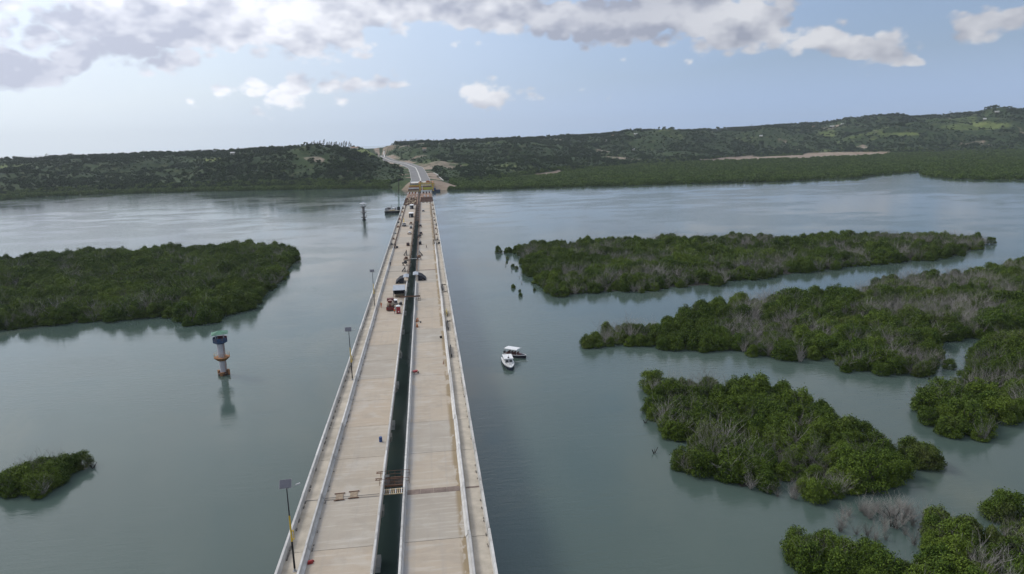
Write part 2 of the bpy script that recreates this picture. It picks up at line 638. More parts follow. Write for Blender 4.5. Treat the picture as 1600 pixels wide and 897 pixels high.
w2 = q.noise(q.vm('MULTIPLY', pos, (0.7, 1.0, 1.0)), 2.4, 3, 0.6)
w3 = q.noise(q.vm('MULTIPLY', pos, (0.4, 1.0, 1.0)), 0.14, 3, 0.5)
hgt = q.m('ADD', q.m('MULTIPLY', w1, 0.55), q.m('ADD', q.m('MULTIPLY', w2, 0.3), q.m('MULTIPLY', w3, 0.45)))
bp = q.n('ShaderNodeBump')
q.set(bp.inputs['Strength'], q.ss(calm, 0, 1, 0.13, 0.42))
bp.inputs['Distance'].default_value = 0.28
q.set(bp.inputs['Height'], hgt)
q.set(b.inputs['Normal'], bp.outputs[0])
wbx = MB()
xs = [-30000, -3000, -1000, -300, 0, 300, 1000, 3000, 30000]
ys = [-30000, -3000, -600, -100, 200, 500, 900, 1500, 40000]
for j in range(len(ys) - 1):
    for i in range(len(xs) - 1):
        wbx.poly([(xs[i], ys[j], 0), (xs[i + 1], ys[j], 0), (xs[i + 1], ys[j + 1], 0), (xs[i], ys[j + 1], 0)], [(0, 1, 2, 3)])
tag(wbx.build('water', wm), 'calm grey-green tidal creek water with fine ripples', None, None, 'structure')

# ------------------------------------------------------------------ road climbing the hill
asph = mat('road_asphalt', (0.20, 0.195, 0.19), 0.85, 0.15, 0.08, spec=0.15)
kerbm = mat('kerb_concrete', (0.55, 0.54, 0.50), 0.8, 0.1, 0.3)


def ribbon(off0, off1, dz, thick, k0=0, k1=None):
    P = ROADS[k0:k1]
    T = np.gradient(P[:, :2], axis=0)
    T /= np.linalg.norm(T, axis=1)[:, None]
    N = np.stack([T[:, 1], -T[:, 0]], 1)
    rings = []
    for p, n in zip(P, N):
        a, b_ = p[:2] + n * off0, p[:2] + n * off1
        rings.append([(a[0], a[1], p[2] + dz - thick), (b_[0], b_[1], p[2] + dz - thick), (b_[0], b_[1], p[2] + dz), (a[0], a[1], p[2] + dz)])
    return MB().loft(rings)


rk = len(ROADS)
tag(ribbon(-13.2, 13.2, 0.35, 1.6).build('road', asph), 'grey asphalt approach road curving up the hill beyond the bridge', None, None, 'structure')
tag(ribbon(-0.9, 0.9, 0.75, 0.4).build('road_median', kerbm), 'pale concrete median strip along the approach road', None, None, 'structure')
tag(ribbon(-13.6, -13.2, 0.6, 1.8).build('road_kerb', kerbm), 'pale concrete kerb along the left side of the approach road', None, None, 'structure')
tag(ribbon(13.2, 13.6, 0.6, 1.8).build('road_kerb', kerbm), 'pale concrete kerb along the right side of the approach road', None, None, 'structure')
# stepped concrete drains on the embankment
for k, (x0, y0, x1, y1, nm) in enumerate(((14, 1210, 34, 1085, 'upper'), (19, 1160, 26, 1060, 'lower'))):
    dm = MB()
    n = 16
    prev = None
    for i in range(n + 1):
        x, y = x0 + (x1 - x0) * i / n, y0 + (y1 - y0) * i / n
        p = (x, y, ground_z(x, y) + 0.35)
        if prev:
            dm.tube(prev, p, 0.8, 0.8, 4)
        prev = p
    tag(dm.build('drain_channel', kerbm), 'pale concrete drain on the grassy bank right of the approach road, %s one' % ('outer' if k == 0 else 'inner'), 'drain')
fp = MB()
prev = None
for azv, elv in ((-3.11, -1.02), (-3.12, -.9), (-3.16, -.75), (-3.13, -.55)):
    p = on_terrain(azv, elv)
    p = (p[0], p[1], p[2] + 0.5)
    if prev:
        fp.tube(prev, p, 1.6, 1.6, 5)
    prev = p
tag(fp.build('drain_channel', kerbm), 'white line of a concrete drain across the bright grass field on the hill', 'drain')
# ------------------------------------------------------------------ foliage
mang_leaf = leaf_mat('mangrove_leaf', (0.034, 0.068, 0.010), (0.100, 0.145, 0.020), (0.125, 0.125, 0.055))
hill_leaf = leaf_mat('hill_leaf', (0.022, 0.045, 0.013), (0.044, 0.072, 0.021), (0.06, 0.075, 0.03), nscale=0.1)
shore_leaf = leaf_mat('shore_mangrove_leaf', (0.050, 0.090, 0.018), (0.100, 0.150, 0.032), (0.115, 0.135, 0.045), nscale=0.1)
casu_leaf = leaf_mat('casuarina_leaf', (0.030, 0.042, 0.024), (0.045, 0.058, 0.032), (0.06, 0.06, 0.045))
barkm = mat('mangrove_bark', (0.10, 0.085, 0.07), 0.9, 0.3, 3.0)
deadm = mat('dead_twig', (0.265, 0.25, 0.23), 0.9, 0.25, 2.0, rnd=0.3)
mudm = mat('island_mud', (0.035, 0.034, 0.026), 0.8, 0.3, 0.4)


def quads_mesh(name, cen, nor, size, m, aspect=0.62):
    """many small leaf-cluster faces: a folded diamond each"""
    n = len(cen)
    nor = nor / np.linalg.norm(nor, axis=1)[:, None]
    ref = rng.normal(size=(n, 3))
    t = np.cross(nor, ref)
    t /= np.linalg.norm(t, axis=1)[:, None]
    u = np.cross(nor, t)
    s = size[:, None]
    v = np.empty((n, 4, 3))
    v[:, 0] = cen + t * s
    v[:, 1] = cen + u * s * aspect + nor * s * 0.22
    v[:, 2] = cen - t * s
    v[:, 3] = cen - u * s * aspect + nor * s * 0.22
    me = bpy.data.meshes.new(name)
    me.vertices.add(4 * n)
    me.vertices.foreach_set('co', v.reshape(-1))
    me.loops.add(4 * n)
    me.loops.foreach_set('vertex_index', np.arange(4 * n, dtype=np.int32))
    me.polygons.add(n)
    me.polygons.foreach_set('loop_start', np.arange(n, dtype=np.int32) * 4)
    me.update(calc_edges=True)
    me.validate()
    me.materials.append(m)
    return me


def crown(name, seed, R, Z0, Z1, nl, n, size, m, up=0.35, squash=0.8, skirt=0):
    r = np.random.default_rng(seed)
    L = []
    for i in range(nl):
        a = r.uniform(0, 2 * math.pi)
        rr = R * math.sqrt(r.uniform(0.0, 1)) * 0.78
        k = rr / R
        zt = Z0 + (Z1 - Z0) * (1 - 0.62 * k ** 2) * r.uniform(0.55, 1.0)
        lr = R * r.uniform(0.17, 0.40)
        L.append((rr * math.cos(a), rr * math.sin(a), max(zt - lr * 0.6, Z0 + lr * 0.4), lr))
    for i in range(skirt):
        a = 2 * math.pi * (i + r.uniform(-.3, .3)) / skirt
        lr = R * r.uniform(.28, .40)
        rr = R * r.uniform(.62, .85)
        L.append((rr * math.cos(a), rr * math.sin(a), lr * r.uniform(.55, 1.0), lr))
    L = np.array(L)
    nl = len(L)
    wts = L[:, 3] ** 2
    idx = r.choice(nl, n, p=wts / wts.sum())
    d = r.normal(size=(n, 3))
    d[:, 2] = d[:, 2] + up
    d /= np.linalg.norm(d, axis=1)[:, None]
    rad = L[idx, 3] * (0.45 + 0.75 * r.random(n) ** 0.8)
    c = L[idx, :3] + d * rad[:, None] * np.array((1, 1, squash))
    c[:, 2] = np.maximum(c[:, 2], 0.08 + 0.3 * r.random(n))
    if skirt:
        sp_ = r.random(n) < 0.16
        c[sp_, 2] += r.random(sp_.sum()) ** 2 * 0.9
    nor = d + r.normal(size=(n, 3)) * 0.7 + np.array((0, 0, 0.25))
    return quads_mesh(name, c, nor, size * r.uniform(0.6, 1.35, n), m)


def twig_fan(seed, n, H, spread, r0=0.05, z0=0.2):
    r = random.Random(seed)
    b = MB()
    for i in range(n):
        a = r.uniform(0, 2 * math.pi)
        p = Vector((r.uniform(-.5, .5), r.uniform(-.5, .5), z0))
        d = Vector((math.cos(a) * spread * r.random(), math.sin(a) * spread * r.random(), 1)).normalized()
        ln = H * r.uniform(0.5, 1.0) / 3
        rad = r0
        for s in range(3):
            q2 = p + d * ln
            b.tube(p, q2, rad, rad * 0.6, 3, False)
            for t in range(3):
                d2 = (d + Vector((r.uniform(-1, 1), r.uniform(-1, 1), r.uniform(-.3, .6)))).normalized()
                q3 = p + d * ln * r.random()
                b.tube(q3, q3 + d2 * ln * r.uniform(.5, .9), rad * 0.55, rad * 0.25, 3, False)
            p = q2
            rad *= 0.65
            d = (d + Vector((r.uniform(-.5, .5), r.uniform(-.5, .5), r.uniform(-.1, .3)))).normalized()
    return b


def mangrove_trunk(seed, H):
    r = random.Random(seed)
    b = MB()
    b.tube((0, 0, 0.5), (0.1, 0.05, H * 0.45), 0.14, 0.10, 6)
    for i in range(5):
        a = i * 1.26 + r.uniform(-.3, .3)
        b.tube((0, 0, 0.7), (math.cos(a) * 0.8, math.sin(a) * 0.8, -0.5), 0.05, 0.04, 4)
    for i in range(6):
        a = r.uniform(0, 6.28)
        h0 = H * r.uniform(0.2, 0.42)
        b.tube((0.05, 0.02, h0), (math.cos(a) * H * 0.3, math.sin(a) * H * 0.3, h0 + H * r.uniform(.2, .4)), 0.07, 0.03, 5)
    return b


MANG = []
for i, (R0, H0) in enumerate(((2.9, 5.2), (2.5, 4.4), (3.3, 5.8), (2.2, 4.0), (2.7, 5.6))):
    root = empty('mangrove_tree')
    t = mangrove_trunk(i, H0).build('trunk', barkm, root)
    cme = crown('crown', 100 + i, R0, 0.25, H0, 26, 6600, 0.145, mang_leaf, skirt=10)
    c = link('crown', cme, None, root)
    KIDS[root.name] = [t, c]
    MANG.append(root)
DEAD = []
for i in range(3):
    root = empty('dead_mangrove')
    t = MB().tube((0, 0, -0.4), (0.1, 0, 1.6), 0.11, 0.07, 6).build('trunk', deadm, root)
    c = twig_fan(50 + i, 22, 5.6 + 0.5 * i, 1.0, 0.04).build('branches', deadm, root)
    KIDS[root.name] = [t, c]
    DEAD.append(root)


def inside(poly, x, y):
    p = np.array(poly)
    n = len(p)
    res = np.zeros(x.shape, bool)
    j = n - 1
    for i in range(n):
        c = ((p[i, 1] > y) != (p[j, 1] > y)) & (x < (p[j, 0] - p[i, 0]) * (y - p[i, 1]) / (p[j, 1] - p[i, 1] + 1e-9) + p[i, 0])
        res ^= c
        j = i
    return res


def edge_dist(poly, x, y):
    p = np.array(poly + [poly[0]], float)
    d = np.full(x.shape, 1e9)
    for a, b_ in zip(p[:-1], p[1:]):
        v = b_ - a
        t = np.clip(((x - a[0]) * v[0] + (y - a[1]) * v[1]) / (v @ v + 1e-9), 0, 1)
        d = np.minimum(d, np.hypot(x - a[0] - t * v[0], y - a[1] - t * v[1]))
    return d


ISL = {
    'left': [(-330, 262), (-230, 262), (-160, 274), (-148, 277), (-128, 279), (-110, 280), (-100, 281), (-95.4, 269), (-88, 263), (-80.3, 268), (-80.6, 278), (-73.6, 284),
             (-69.9, 298), (-72.8, 315), (-70.5, 339), (-72.3, 374), (-76, 417), (-81, 446), (-110, 460), (-138, 463), (-169, 461), (-211, 471), (-223, 456), (-257, 450), (-340, 440)],
    'far': [(47.9, 381), (45.4, 333), (46.4, 309), (46.9, 286), (53.5, 278), (68, 283), (79, 283), (89, 278), (105, 284), (125, 286), (132, 290), (168, 300), (199, 308), (226, 315),
            (248, 316), (272, 325), (283, 333), (305, 349), (322, 361), (312, 364), (306, 374), (288, 390), (262, 399), (225, 399), (190, 411), (151, 418), (112, 425), (83, 422), (58, 416), (48.6, 405)],
    'tip': [(37, 407), (42, 403), (47.6, 401), (50.7, 392), (52, 404), (50, 408), (44, 412)],
    'middle': [(47, 211), (54, 206.5), (65, 203), (71.5, 198), (85.5, 193), (89, 191.5), (93.7, 185.5), (102, 179), (112, 180), (107.6, 170), (115.7, 167), (121, 163), (129, 163), (138, 166), (145.5, 174.5),
               (148, 185), (155, 190), (168, 191), (186, 194.5), (240, 210), (330, 290), (280, 296), (270, 295), (241, 281), (213.7, 277), (191.5, 274), (162.5, 253), (139.6, 254), (117, 252), (108.7, 253), (92.5, 239), (75.6, 223.5), (63.7, 221), (54, 219)],
    'right': [(147.6, 174), (138, 164), (132, 156.4), (124, 149), (111.5, 147), (108.4, 138), (103, 130), (107.5, 126.5), (110, 123), (114.4, 122.6), (123, 129), (128, 131), (150, 128), (200, 140), (240, 205), (186, 192), (167.6, 187)],
    'near': [(53.4, 170), (50.2, 157.4), (46.6, 143.5), (45, 138), (50, 136.4), (54.8, 134.5), (44.6, 127), (44.1, 123.2), (46.7, 120.2), (51, 117), (50.8, 113.9), (52.4, 110), (57.3, 110), (63, 112.7), (65, 114.4), (62.8, 108), (63.4, 105),
             (68, 103.4), (75, 104), (80.3, 108.8), (84.3, 110), (87.7, 113.4), (95.5, 116.3), (92, 114.8), (91, 118), (91.5, 124.5), (89.5, 130.5), (89, 138), (91, 151), (86.5, 152), (82, 159), (76, 163.5), (66.4, 165.7), (61, 170)],
    'corner': [(53, 93.6), (52.3, 89.7), (51.4, 84), (60, 74), (80, 68), (112, 78), (108, 96), (98.6, 93.4), (91.7, 94.6), (85.5, 91.5), (82.5, 88.5), (81.2, 95.6), (76.8, 94.4), (72, 89), (69.4, 86.4), (64, 85.5), (60.9, 90.8), (56.3, 91.4)],
    'small': [(-92, 136), (-84, 135.4), (-80.8, 133.5), (-74.4, 132.4), (-73.7, 135.3), (-74.2, 140.2), (-74.8, 143.3), (-73.3, 147.4), (-72.6, 144.5), (-75, 145.2), (-78, 145.5), (-82, 145.6), (-84.5, 142.8), (-86.5, 140.2), (-92, 140.5)],
}
SPACE = {'left': 4.5, 'far': 4.3, 'tip': 3.2, 'middle': 3.7, 'right': 3.7, 'near': 3.35, 'corner': 3.3, 'small': 2.9}
DEADF = {'left': .15, 'far': .30, 'tip': .05, 'middle': .34, 'right': .30, 'near': .26, 'corner': .26, 'small': .36}
SCL = {'left': 1.18, 'far': 1.0, 'tip': .8, 'middle': 1.0, 'right': 1.0, 'near': .95, 'corner': .95, 'small': .8}
NAMES = {'left': 'wide wooded island on the left', 'far': 'long wooded islet farthest right of the bridge', 'tip': 'tuft off the far islet', 'middle': 'broad wooded island right of the boats',
         'right': 'thicket at the right edge', 'near': 'island nearest the bridge on the right', 'corner': 'thicket in the lower right corner', 'small': 'small island at the lower left'}


def in_frame(x, y, z=2.0):
    d = Vector((x, y, z - CAM_Z))
    k = d.dot(fwd)
    if k < 1:
        return False
    px, py = 800 + 1100 * d.dot(rgt) / k, 448.5 - 1100 * d.dot(upv) / k
    return -25 < px < 1625 and 0 < py < 925


live, deadl = [], []
for key, poly in ISL.items():
    p = np.array(poly)
    s = SPACE[key]
    gx = np.arange(p[:, 0].min() - 2, p[:, 0].max() + 2, s)
    gy = np.arange(p[:, 1].min() - 2, p[:, 1].max() + 2, s * 0.87)
    X, Y = np.meshgrid(gx, gy)
    X = X + (np.arange(len(gy)) % 2)[:, None] * s / 2
    X = (X + rng.uniform(-.42, .42, X.shape) * s).ravel()
    Y = (Y + rng.uniform(-.42, .42, Y.shape) * s).ravel()
    ok = inside(poly, X, Y)
    X, Y = X[ok], Y[ok]
    ed = edge_dist(poly, X, Y)
    ok = ed > 1.25 * SCL[key]
    X, Y, ed = X[ok], Y[ok], ed[ok]
    dn = fbm(X / 17, Y / 17, 77, 3)
    hv = 0.70 + 0.62 * fbm(X / 11 + 5, Y / 11, 88, 2)
    for x, y, e_, n_, h_ in zip(X, Y, ed, dn, hv):
        isdead = rng.random() < DEADF[key] * (2.6 if n_ > 0.55 else 0.35)
        edge_s = 0.78 + 0.22 * min(1, e_ / 7.0)
        sc1 = SCL[key] * edge_s * rng.uniform(0.72, 1.28) * h_
        rec = (x, y, sc1, rng.uniform(0, 6.28), key, e_)
        (deadl if isdead else live).append(rec)
        if isdead and rng.random() < 0.75:
            live.append((x + rng.uniform(-1, 1), y + rng.uniform(-1, 1), sc1 * 0.72, rng.uniform(0, 6.28), key, e_))
# bare drowned shrubs between the corner thicket and the nearest island
for k in range(46):
    deadl.append((rng.uniform(64, 83), rng.uniform(92, 103), rng.uniform(.35, .7), rng.uniform(0, 6.28), 'corner', 1.0))
for k in range(9):
    deadl.append((rng.uniform(58, 65), rng.uniform(108, 114), rng.uniform(.3, .5), rng.uniform(0, 6.28), 'near', 1.0))
for k in range(16):
    deadl.append((rng.uniform(-86, -76), rng.uniform(137, 145), rng.uniform(.6, .95), rng.uniform(0, 6.28), 'small', 1.0))


for x, y, s, key in ((-75.2, 144.6, .7, 'small'), (-74.0, 146.0, .65, 'small'), (-77, 143.6, .8, 'small'), (-79, 141.5, .85, 'small'), (-76.5, 141, .8, 'small'), (-80, 137.5, .9, 'small'), (-77.5, 136, .8, 'small'), (-76, 138.5, .85, 'small'), (-82, 140, .9, 'small'), (-83, 137, .85, 'small'), (95.3, 116.6, .8, 'near'), (93.6, 116.2, .9, 'near'), (91.8, 116.5, .9, 'near'), (94.6, 118.2, .8, 'near'), (92.5, 119.5, .9, 'near'), (48, 210.5, .8, 'middle'), (50, 208.6, .9, 'middle'), (51.5, 211.5, .9, 'middle'), (47.4, 207.6, .7, 'middle'),
                     (54.2, 92.6, .8, 'corner'), (53.6, 90.3, .85, 'corner'), (55.5, 88, .9, 'corner'), (57.5, 90.4, .9, 'corner'), (60, 89, .9, 'corner'), (63, 88, .85, 'corner'), (59, 92.6, .7, 'corner'), (78, 93.5, .9, 'corner'), (80, 95.5, .8, 'corner'), (82.5, 92, .9, 'corner'), (92, 97, .9, 'corner'), (94.5, 97.5, .9, 'corner')):
    live.append((x, y, s, rng.uniform(0, 6.28), key, 2.0))


def near_first(lst, n):
    vis = [r for r in lst if in_frame(r[0], r[1])]
    vis.sort(key=lambda r: math.hypot(r[0], r[1]))
    keep = set(id(r) for r in vis[:n])
    return vis[:n], [r for r in lst if id(r) not in keep]


li, lrest = near_first(live, 300)
di, drest = near_first(deadl, 90)


SHORT = {'left': 'left island', 'far': 'farthest right islet', 'tip': 'tuft off the far islet', 'middle': 'broad island right of the boats',
         'right': 'thicket at the right edge', 'near': 'island nearest the bridge', 'corner': 'lower right corner thicket', 'small': 'small lower left island'}


def mangrove_label(dead, key, x, y, s, e):
    p = np.array(ISL[key])
    fx = (x - p[:, 0].min()) / np.ptp(p[:, 0])
    fy = (y - p[:, 1].min()) / np.ptp(p[:, 1])
    wh = 'left end of the' if fx < .27 else 'right end of the' if fx > .73 else 'camera side of the' if fy < .37 else 'far side of the' if fy > .66 else 'middle of the'
    sz = 'low' if s < .75 else 'tall' if s > 1.02 else 'middling'
    kd = 'bare grey dead mangrove' if dead else 'green waterline mangrove' if e < 4 else 'rounded green mangrove'
    lab = '%s %s at the %s %s' % (sz, kd, wh, SHORT[key])
    return lab, lab.replace('mangrove', 'mangroves')


used = {}
for dead, lst, protos in ((False, li, MANG), (True, di, DEAD)):
    for i, (x, y, s, rz, key, e) in enumerate(lst):
        pr = protos[int(rng.integers(len(protos)))] if i >= len(protos) else protos[i]
        lab, grp = mangrove_label(dead, key, x, y, s, e)
        if pr.name not in used:
            used[pr.name] = 1
            o = pr
            o.location = (x, y, 0)
            o.rotation_euler = (0, 0, rz)
            o.scale = (s, s, s * rng.uniform(.9, 1.1))
        else:
            o = copy_tree(pr, None, (x, y, 0), rz, s)
        tag(o, lab, 'tree', grp)

# ---- masses of further trees: one object each, instanced on its points
def scatter(name, sources, pts, label, cat, tilt=None):
    """pts: x, y, z, scale, rot, index"""
    P = np.array(pts, float)
    me = bpy.data.meshes.new(name)
    me.from_pydata(P[:, :3].tolist(), [], [])
    for nm, col, ty in (('size', 3, 'FLOAT'), ('turn', 4, 'FLOAT'), ('pick', 5, 'INT')):
        a = me.attributes.new(nm, ty, 'POINT')
        a.data.foreach_set('value', P[:, col].astype(np.int32 if ty == 'INT' else np.float32))
    o = bpy.data.objects.new(name, me)
    COL.objects.link(o)
    t = bpy.data.node_groups.new(name, 'GeometryNodeTree')
    t.interface.new_socket('Geometry', in_out='INPUT', socket_type='NodeSocketGeometry')
    t.interface.new_socket('Geometry', in_out='OUTPUT', socket_type='NodeSocketGeometry')
    N = t.nodes.new
    L = t.links.new
    gi, go = N('NodeGroupInput'), N('NodeGroupOutput')
    ip = N('GeometryNodeInstanceOnPoints')
    L(gi.outputs[0], ip.inputs['Points'])
    jn = N('GeometryNodeJoinGeometry')
    for s in reversed(sources):
        oi = N('GeometryNodeObjectInfo')
        oi.transform_space = 'ORIGINAL'
        oi.inputs['Object'].default_value = s
        oi.inputs['As Instance'].default_value = True
        L(oi.outputs['Geometry'], jn.inputs[0])
    L(jn.outputs[0], ip.inputs['Instance'])
    ip.inputs['Pick Instance'].default_value = True

    def named(nm, ty):
        a = N('GeometryNodeInputNamedAttribute')
        a.data_type = ty
        a.inputs['Name'].default_value = nm
        return a.outputs['Attribute']
    L(named('pick', 'INT'), ip.inputs['Instance Index'])
    cx = N('ShaderNodeCombineXYZ')
    L(named('turn', 'FLOAT'), cx.inputs[2])
    er = N('FunctionNodeEulerToRotation')
    L(cx.outputs[0], er.inputs[0])
    L(er.outputs[0], ip.inputs['Rotation'])
    L(named('size', 'FLOAT'), ip.inputs['Scale'])
    L(ip.outputs[0], go.inputs[0])
    md = o.modifiers.new('spread', 'NODES')
    md.node_group = t
    return tag(o, label, cat, None, 'stuff')


MCR = [KIDS[m.name][1] for m in MANG] + [KIDS[m.name][1] for m in DEAD]
STUFFL = {'left': 'dense dark green mangrove wood covering the wide island on the left', 'far': 'mangrove wood with grey bare crowns on the long islet farthest right of the bridge',
          'tip': 'small mangrove tuft off the tip of the far islet', 'middle': 'mangrove wood with grey patches on the broad island right of the boats',
          'right': 'mangrove thicket running out of the right edge of the picture', 'near': 'mangrove thicket filling the far side of the island nearest the bridge on the right',
          'corner': 'mangrove thicket continuing past the lower right corner', 'small': 'mangrove thicket continuing past the left edge on the small island'}
for key in ISL:
    pts = [(x, y, 0, s, rz, int(rng.integers(5))) for x, y, s, rz, k, e in lrest if k == key]
    pts += [(x, y, 0, s, rz, 5 + int(rng.integers(3))) for x, y, s, rz, k, e in drest if k == key]
    if pts:
        scatter('mangrove_wood', MCR, pts, STUFFL[key], 'mangroves')
    if key in ('tip', 'small'):
        continue
    p = np.array(ISL[key])
    st = 2.0
    gx, gy = np.meshgrid(np.arange(p[:, 0].min(), p[:, 0].max(), st), np.arange(p[:, 1].min(), p[:, 1].max(), st))
    gx, gy = gx.ravel(), gy.ravel()
    ok = inside(ISL[key], gx, gy)
    gx, gy = gx[ok], gy[ok]
    ok = edge_dist(ISL[key], gx, gy) > 4.5
    b = MB()
    for x, y in zip(gx[ok], gy[ok]):
        b.poly([(x - 1, y - 1, .05), (x + 1, y - 1, .05), (x + 1, y + 1, .05), (x - 1, y + 1, .05)], [(0, 1, 2, 3)])
    if b.v:
        tag(b.build('mud_bank', mudm), None, None, None, 'structure')

# drowned saplings in the water off the far islet
sap = [(39.4, 362, .5), (36.2, 304, .55), (37, 286.4, .4), (41.2, 313, .35), (42.7, 382, .45), (42.5, 357, .5), (40.5, 345, .4), (43.5, 350, .45), (41, 371, .35), (44, 336, .4), (38, 296, .3), (44.5, 296, .35), (42, 327, .3)]
for i, (x, y, s) in enumerate(sap):
    o = copy_tree(MANG[i % 5] if i % 3 else DEAD[i % 3], None, (x, y, 0), i * 1.3, s * .75)
    tag(o, 'lone mangrove sapling standing in open water left of the far islet', 'sapling', 'saplings in open water by the far islet')
# stumps
for x, y, lab in ((-71.3, 144.8, 'dark forked stump in the water beside the small island at the lower left'), (47, 146.5, 'dark snag in the water left of the island nearest the bridge'), (44, 131, 'tiny dark snag at the bay of the island nearest the bridge')):
    b = MB()
    b.tube((0, 0, -.3), (-.5, .1, .9), .14, .08, 6).tube((.1, 0, .1), (.8, .2, 1.3), .1, .05, 6).tube((0, 0, .2), (.3, .7, .7), .07, .04, 5)
    tag(b.build('dead_stump', mat('wet_wood', (.03, .028, .025), .7, .3), None, (x, y, 0)), lab, 'stump')

tag(twig_fan(91, 5, 4.2, .6, .11, -.3).build('dead_snag', mat('wet_wood', (.03, .028, .025)), None, (73.5, 97.2, 0)), 'tall dark leafless snag among the pale drowned shrubs at lower right', 'dead tree')
# ------------------------------------------------------------------ hillside vegetation
HTREE = []
for i, (R0, H0, n) in enumerate(((4.2, 7.5, 330), (3.4, 5.2, 260), (5.2, 9.0, 420), (2.6, 3.6, 180))):
    root = empty('hillside_tree')
    b = MB().tube((0, 0, -1.5), (0, 0, H0 * .55), .3, .18, 6)
    for k in range(4):
        a = k * 1.6
        b.tube((0, 0, H0 * .35), (math.cos(a) * R0 * .5, math.sin(a) * R0 * .5, H0 * .65), .14, .07, 4)
    t = b.build('trunk', barkm, root)
    c = link('crown', crown('crown', 300 + i, R0, H0 * .12, H0, 9, n, 0.72, hill_leaf), None, root)
    KIDS[root.name] = [t, c]
    HTREE.append(root)
CASU = []
for i in range(2):
    root = empty('casuarina_tree')
    H0 = 13 + 3 * i
    t = MB().tube((0, 0, -2), (H0 * .05, 0, H0 * .5), .3, .2, 6).tube((H0 * .05, 0, H0 * .5), (H0 * .16, 0, H0), .2, .05, 6).build('trunk', barkm, root)
    r = np.random.default_rng(400 + i)
    n = 240
    hz = r.random(n) ** .8
    wd = 2.3 * np.sin(np.pi * np.clip(hz * .85 + .12, 0, 1)) + .2
    a = r.uniform(0, 6.28, n)
    rad = wd * np.sqrt(r.random(n))
    cen = np.stack([rad * np.cos(a) + H0 * .16 * hz ** 1.6 + hz * .6, rad * np.sin(a), H0 * (.25 + .8 * hz)], 1)
    c = link('crown', quads_mesh('crown', cen, r.normal(size=(n, 3)), r.uniform(.4, .95, n), casu_leaf, .35), None, root)
    KIDS[root.name] = [t, c]
    CASU.append(root)
PALM = []
root = empty('palm_tree')
t = MB().tube((0, 0, -2), (.5, 0, 5), .25, .18, 6).tube((.5, 0, 5), (.7, 0, 11), .18, .14, 6).build('trunk', barkm, root)
b = MB()
for k in range(13):
    a = k * 2.4
    p = Vector((.7, 0, 11))
    pr = None
    for s in range(5):
        q_ = p + Vector((math.cos(a) * 1.0 * s, math.sin(a) * 1.0 * s, .8 * s - .3 * s * s * (1 + .3 * (k % 3))))
        sw = Vector((-math.sin(a), math.cos(a), 0)) * (.45 * (1 - s / 5.5))
        if pr:
            b.poly([pr[0] - pr[1], pr[0] + pr[1], q_ + sw, q_ - sw], [(0, 1, 2, 3)])
        pr = (q_, sw)
c = b.build('crown', hill_leaf, root)
KIDS[root.name] = [t, c]
PALM.append(root)


def place(pr, x, y, z, rz, s, lab, grp, cat='tree'):
    if pr.name not in used:
        used[pr.name] = 1
        o = pr
        o.location, o.rotation_euler, o.scale = (x, y, z), (0, 0, rz), (s, s, s)
    else:
        o = copy_tree(pr, None, (x, y, z), rz, s)
    return tag(o, lab, cat, grp)


def ridge_pt(a, back=0.0):
    d = float(tabs(a)[2]) + back
    x, y = d * math.sin(R_(a)), d * math.cos(R_(a))
    return x, y, ground_z(x, y)


for k in range(17):
    a = -8.6 + 3.1 * (k + rng.uniform(-.3, .3)) / 17
    x, y, z = ridge_pt(a, rng.uniform(-30, 40))
    place(CASU[k % 2], x, y, z, rng.uniform(-.5, .5), rng.uniform(.75, 1.15), 'feathery leaning tree in the row on the skyline left of the approach road', 'row of feathery trees on the skyline')
for k in range(15):
    a = -2.2 + 3.4 * (k + rng.uniform(-.3, .3)) / 15
    x, y, z = ridge_pt(a, rng.uniform(-30, 40))
    place(CASU[k % 2], x, y, z, rng.uniform(-.5, .5), rng.uniform(.55, .9), 'small feathery tree on the skyline directly above the bridge', 'feathery trees on the skyline above the bridge')
for k in range(46):
    a = -29 + 20 * (k + rng.uniform(-.4, .4)) / 46
    x, y, z = ridge_pt(a, rng.uniform(-80, 30))
    place(HTREE[int(rng.integers(3))], x, y, z, rng.uniform(0, 6), rng.uniform(.65, 1.25), 'dark rounded tree on the left skyline, ' + ('near the picture edge' if a < -22 else 'near the white house among trees' if a < -15 else 'beside the row of feathery trees'), 'trees along the left skyline %d' % (0 if a < -22 else 1 if a < -15 else 2))
for k in range(70):
    a = 2 + 42 * (k + rng.uniform(-.4, .4)) / 70
    x, y, z = ridge_pt(a, rng.uniform(-120, 30))
    place(HTREE[int(rng.integers(3))], x, y, z, rng.uniform(0, 6), rng.uniform(.8, 1.7), 'dark rounded tree on the right skyline, ' + ('just right of the bridge' if a < 10 else 'above the larger pale house' if a < 20 else 'above the lone white house' if a < 29 else 'above the grassy scar' if a < 36 else 'above the bright field at far right'), 'trees along the right skyline %d' % (0 if a < 10 else 1 if a < 20 else 2 if a < 29 else 3 if a < 36 else 4))
x, y, z = ridge_pt(-12.2, -60)
place(HTREE[3], x, y, z, 0, 1.3, 'low bushy tree on the skyline where the left hill starts to rise', None)
for k in range(9):
    a = (-26, -24.6, -20.2, 17, 25.4, 31.6, 33.1, 38.2, 15.1)[k]
    x, y, z = ridge_pt(a, rng.uniform(-60, 0))
    place(PALM[0], x, y, z, rng.uniform(0, 6), rng.uniform(.9, 1.3), 'tall palm with a tuft of fronds standing above the %s skyline' % ('left' if a < 0 else 'right'), 'palms on the %s skyline' % ('left' if a < 0 else 'right'))

HSRC = [KIDS[m.name][1] for m in HTREE]


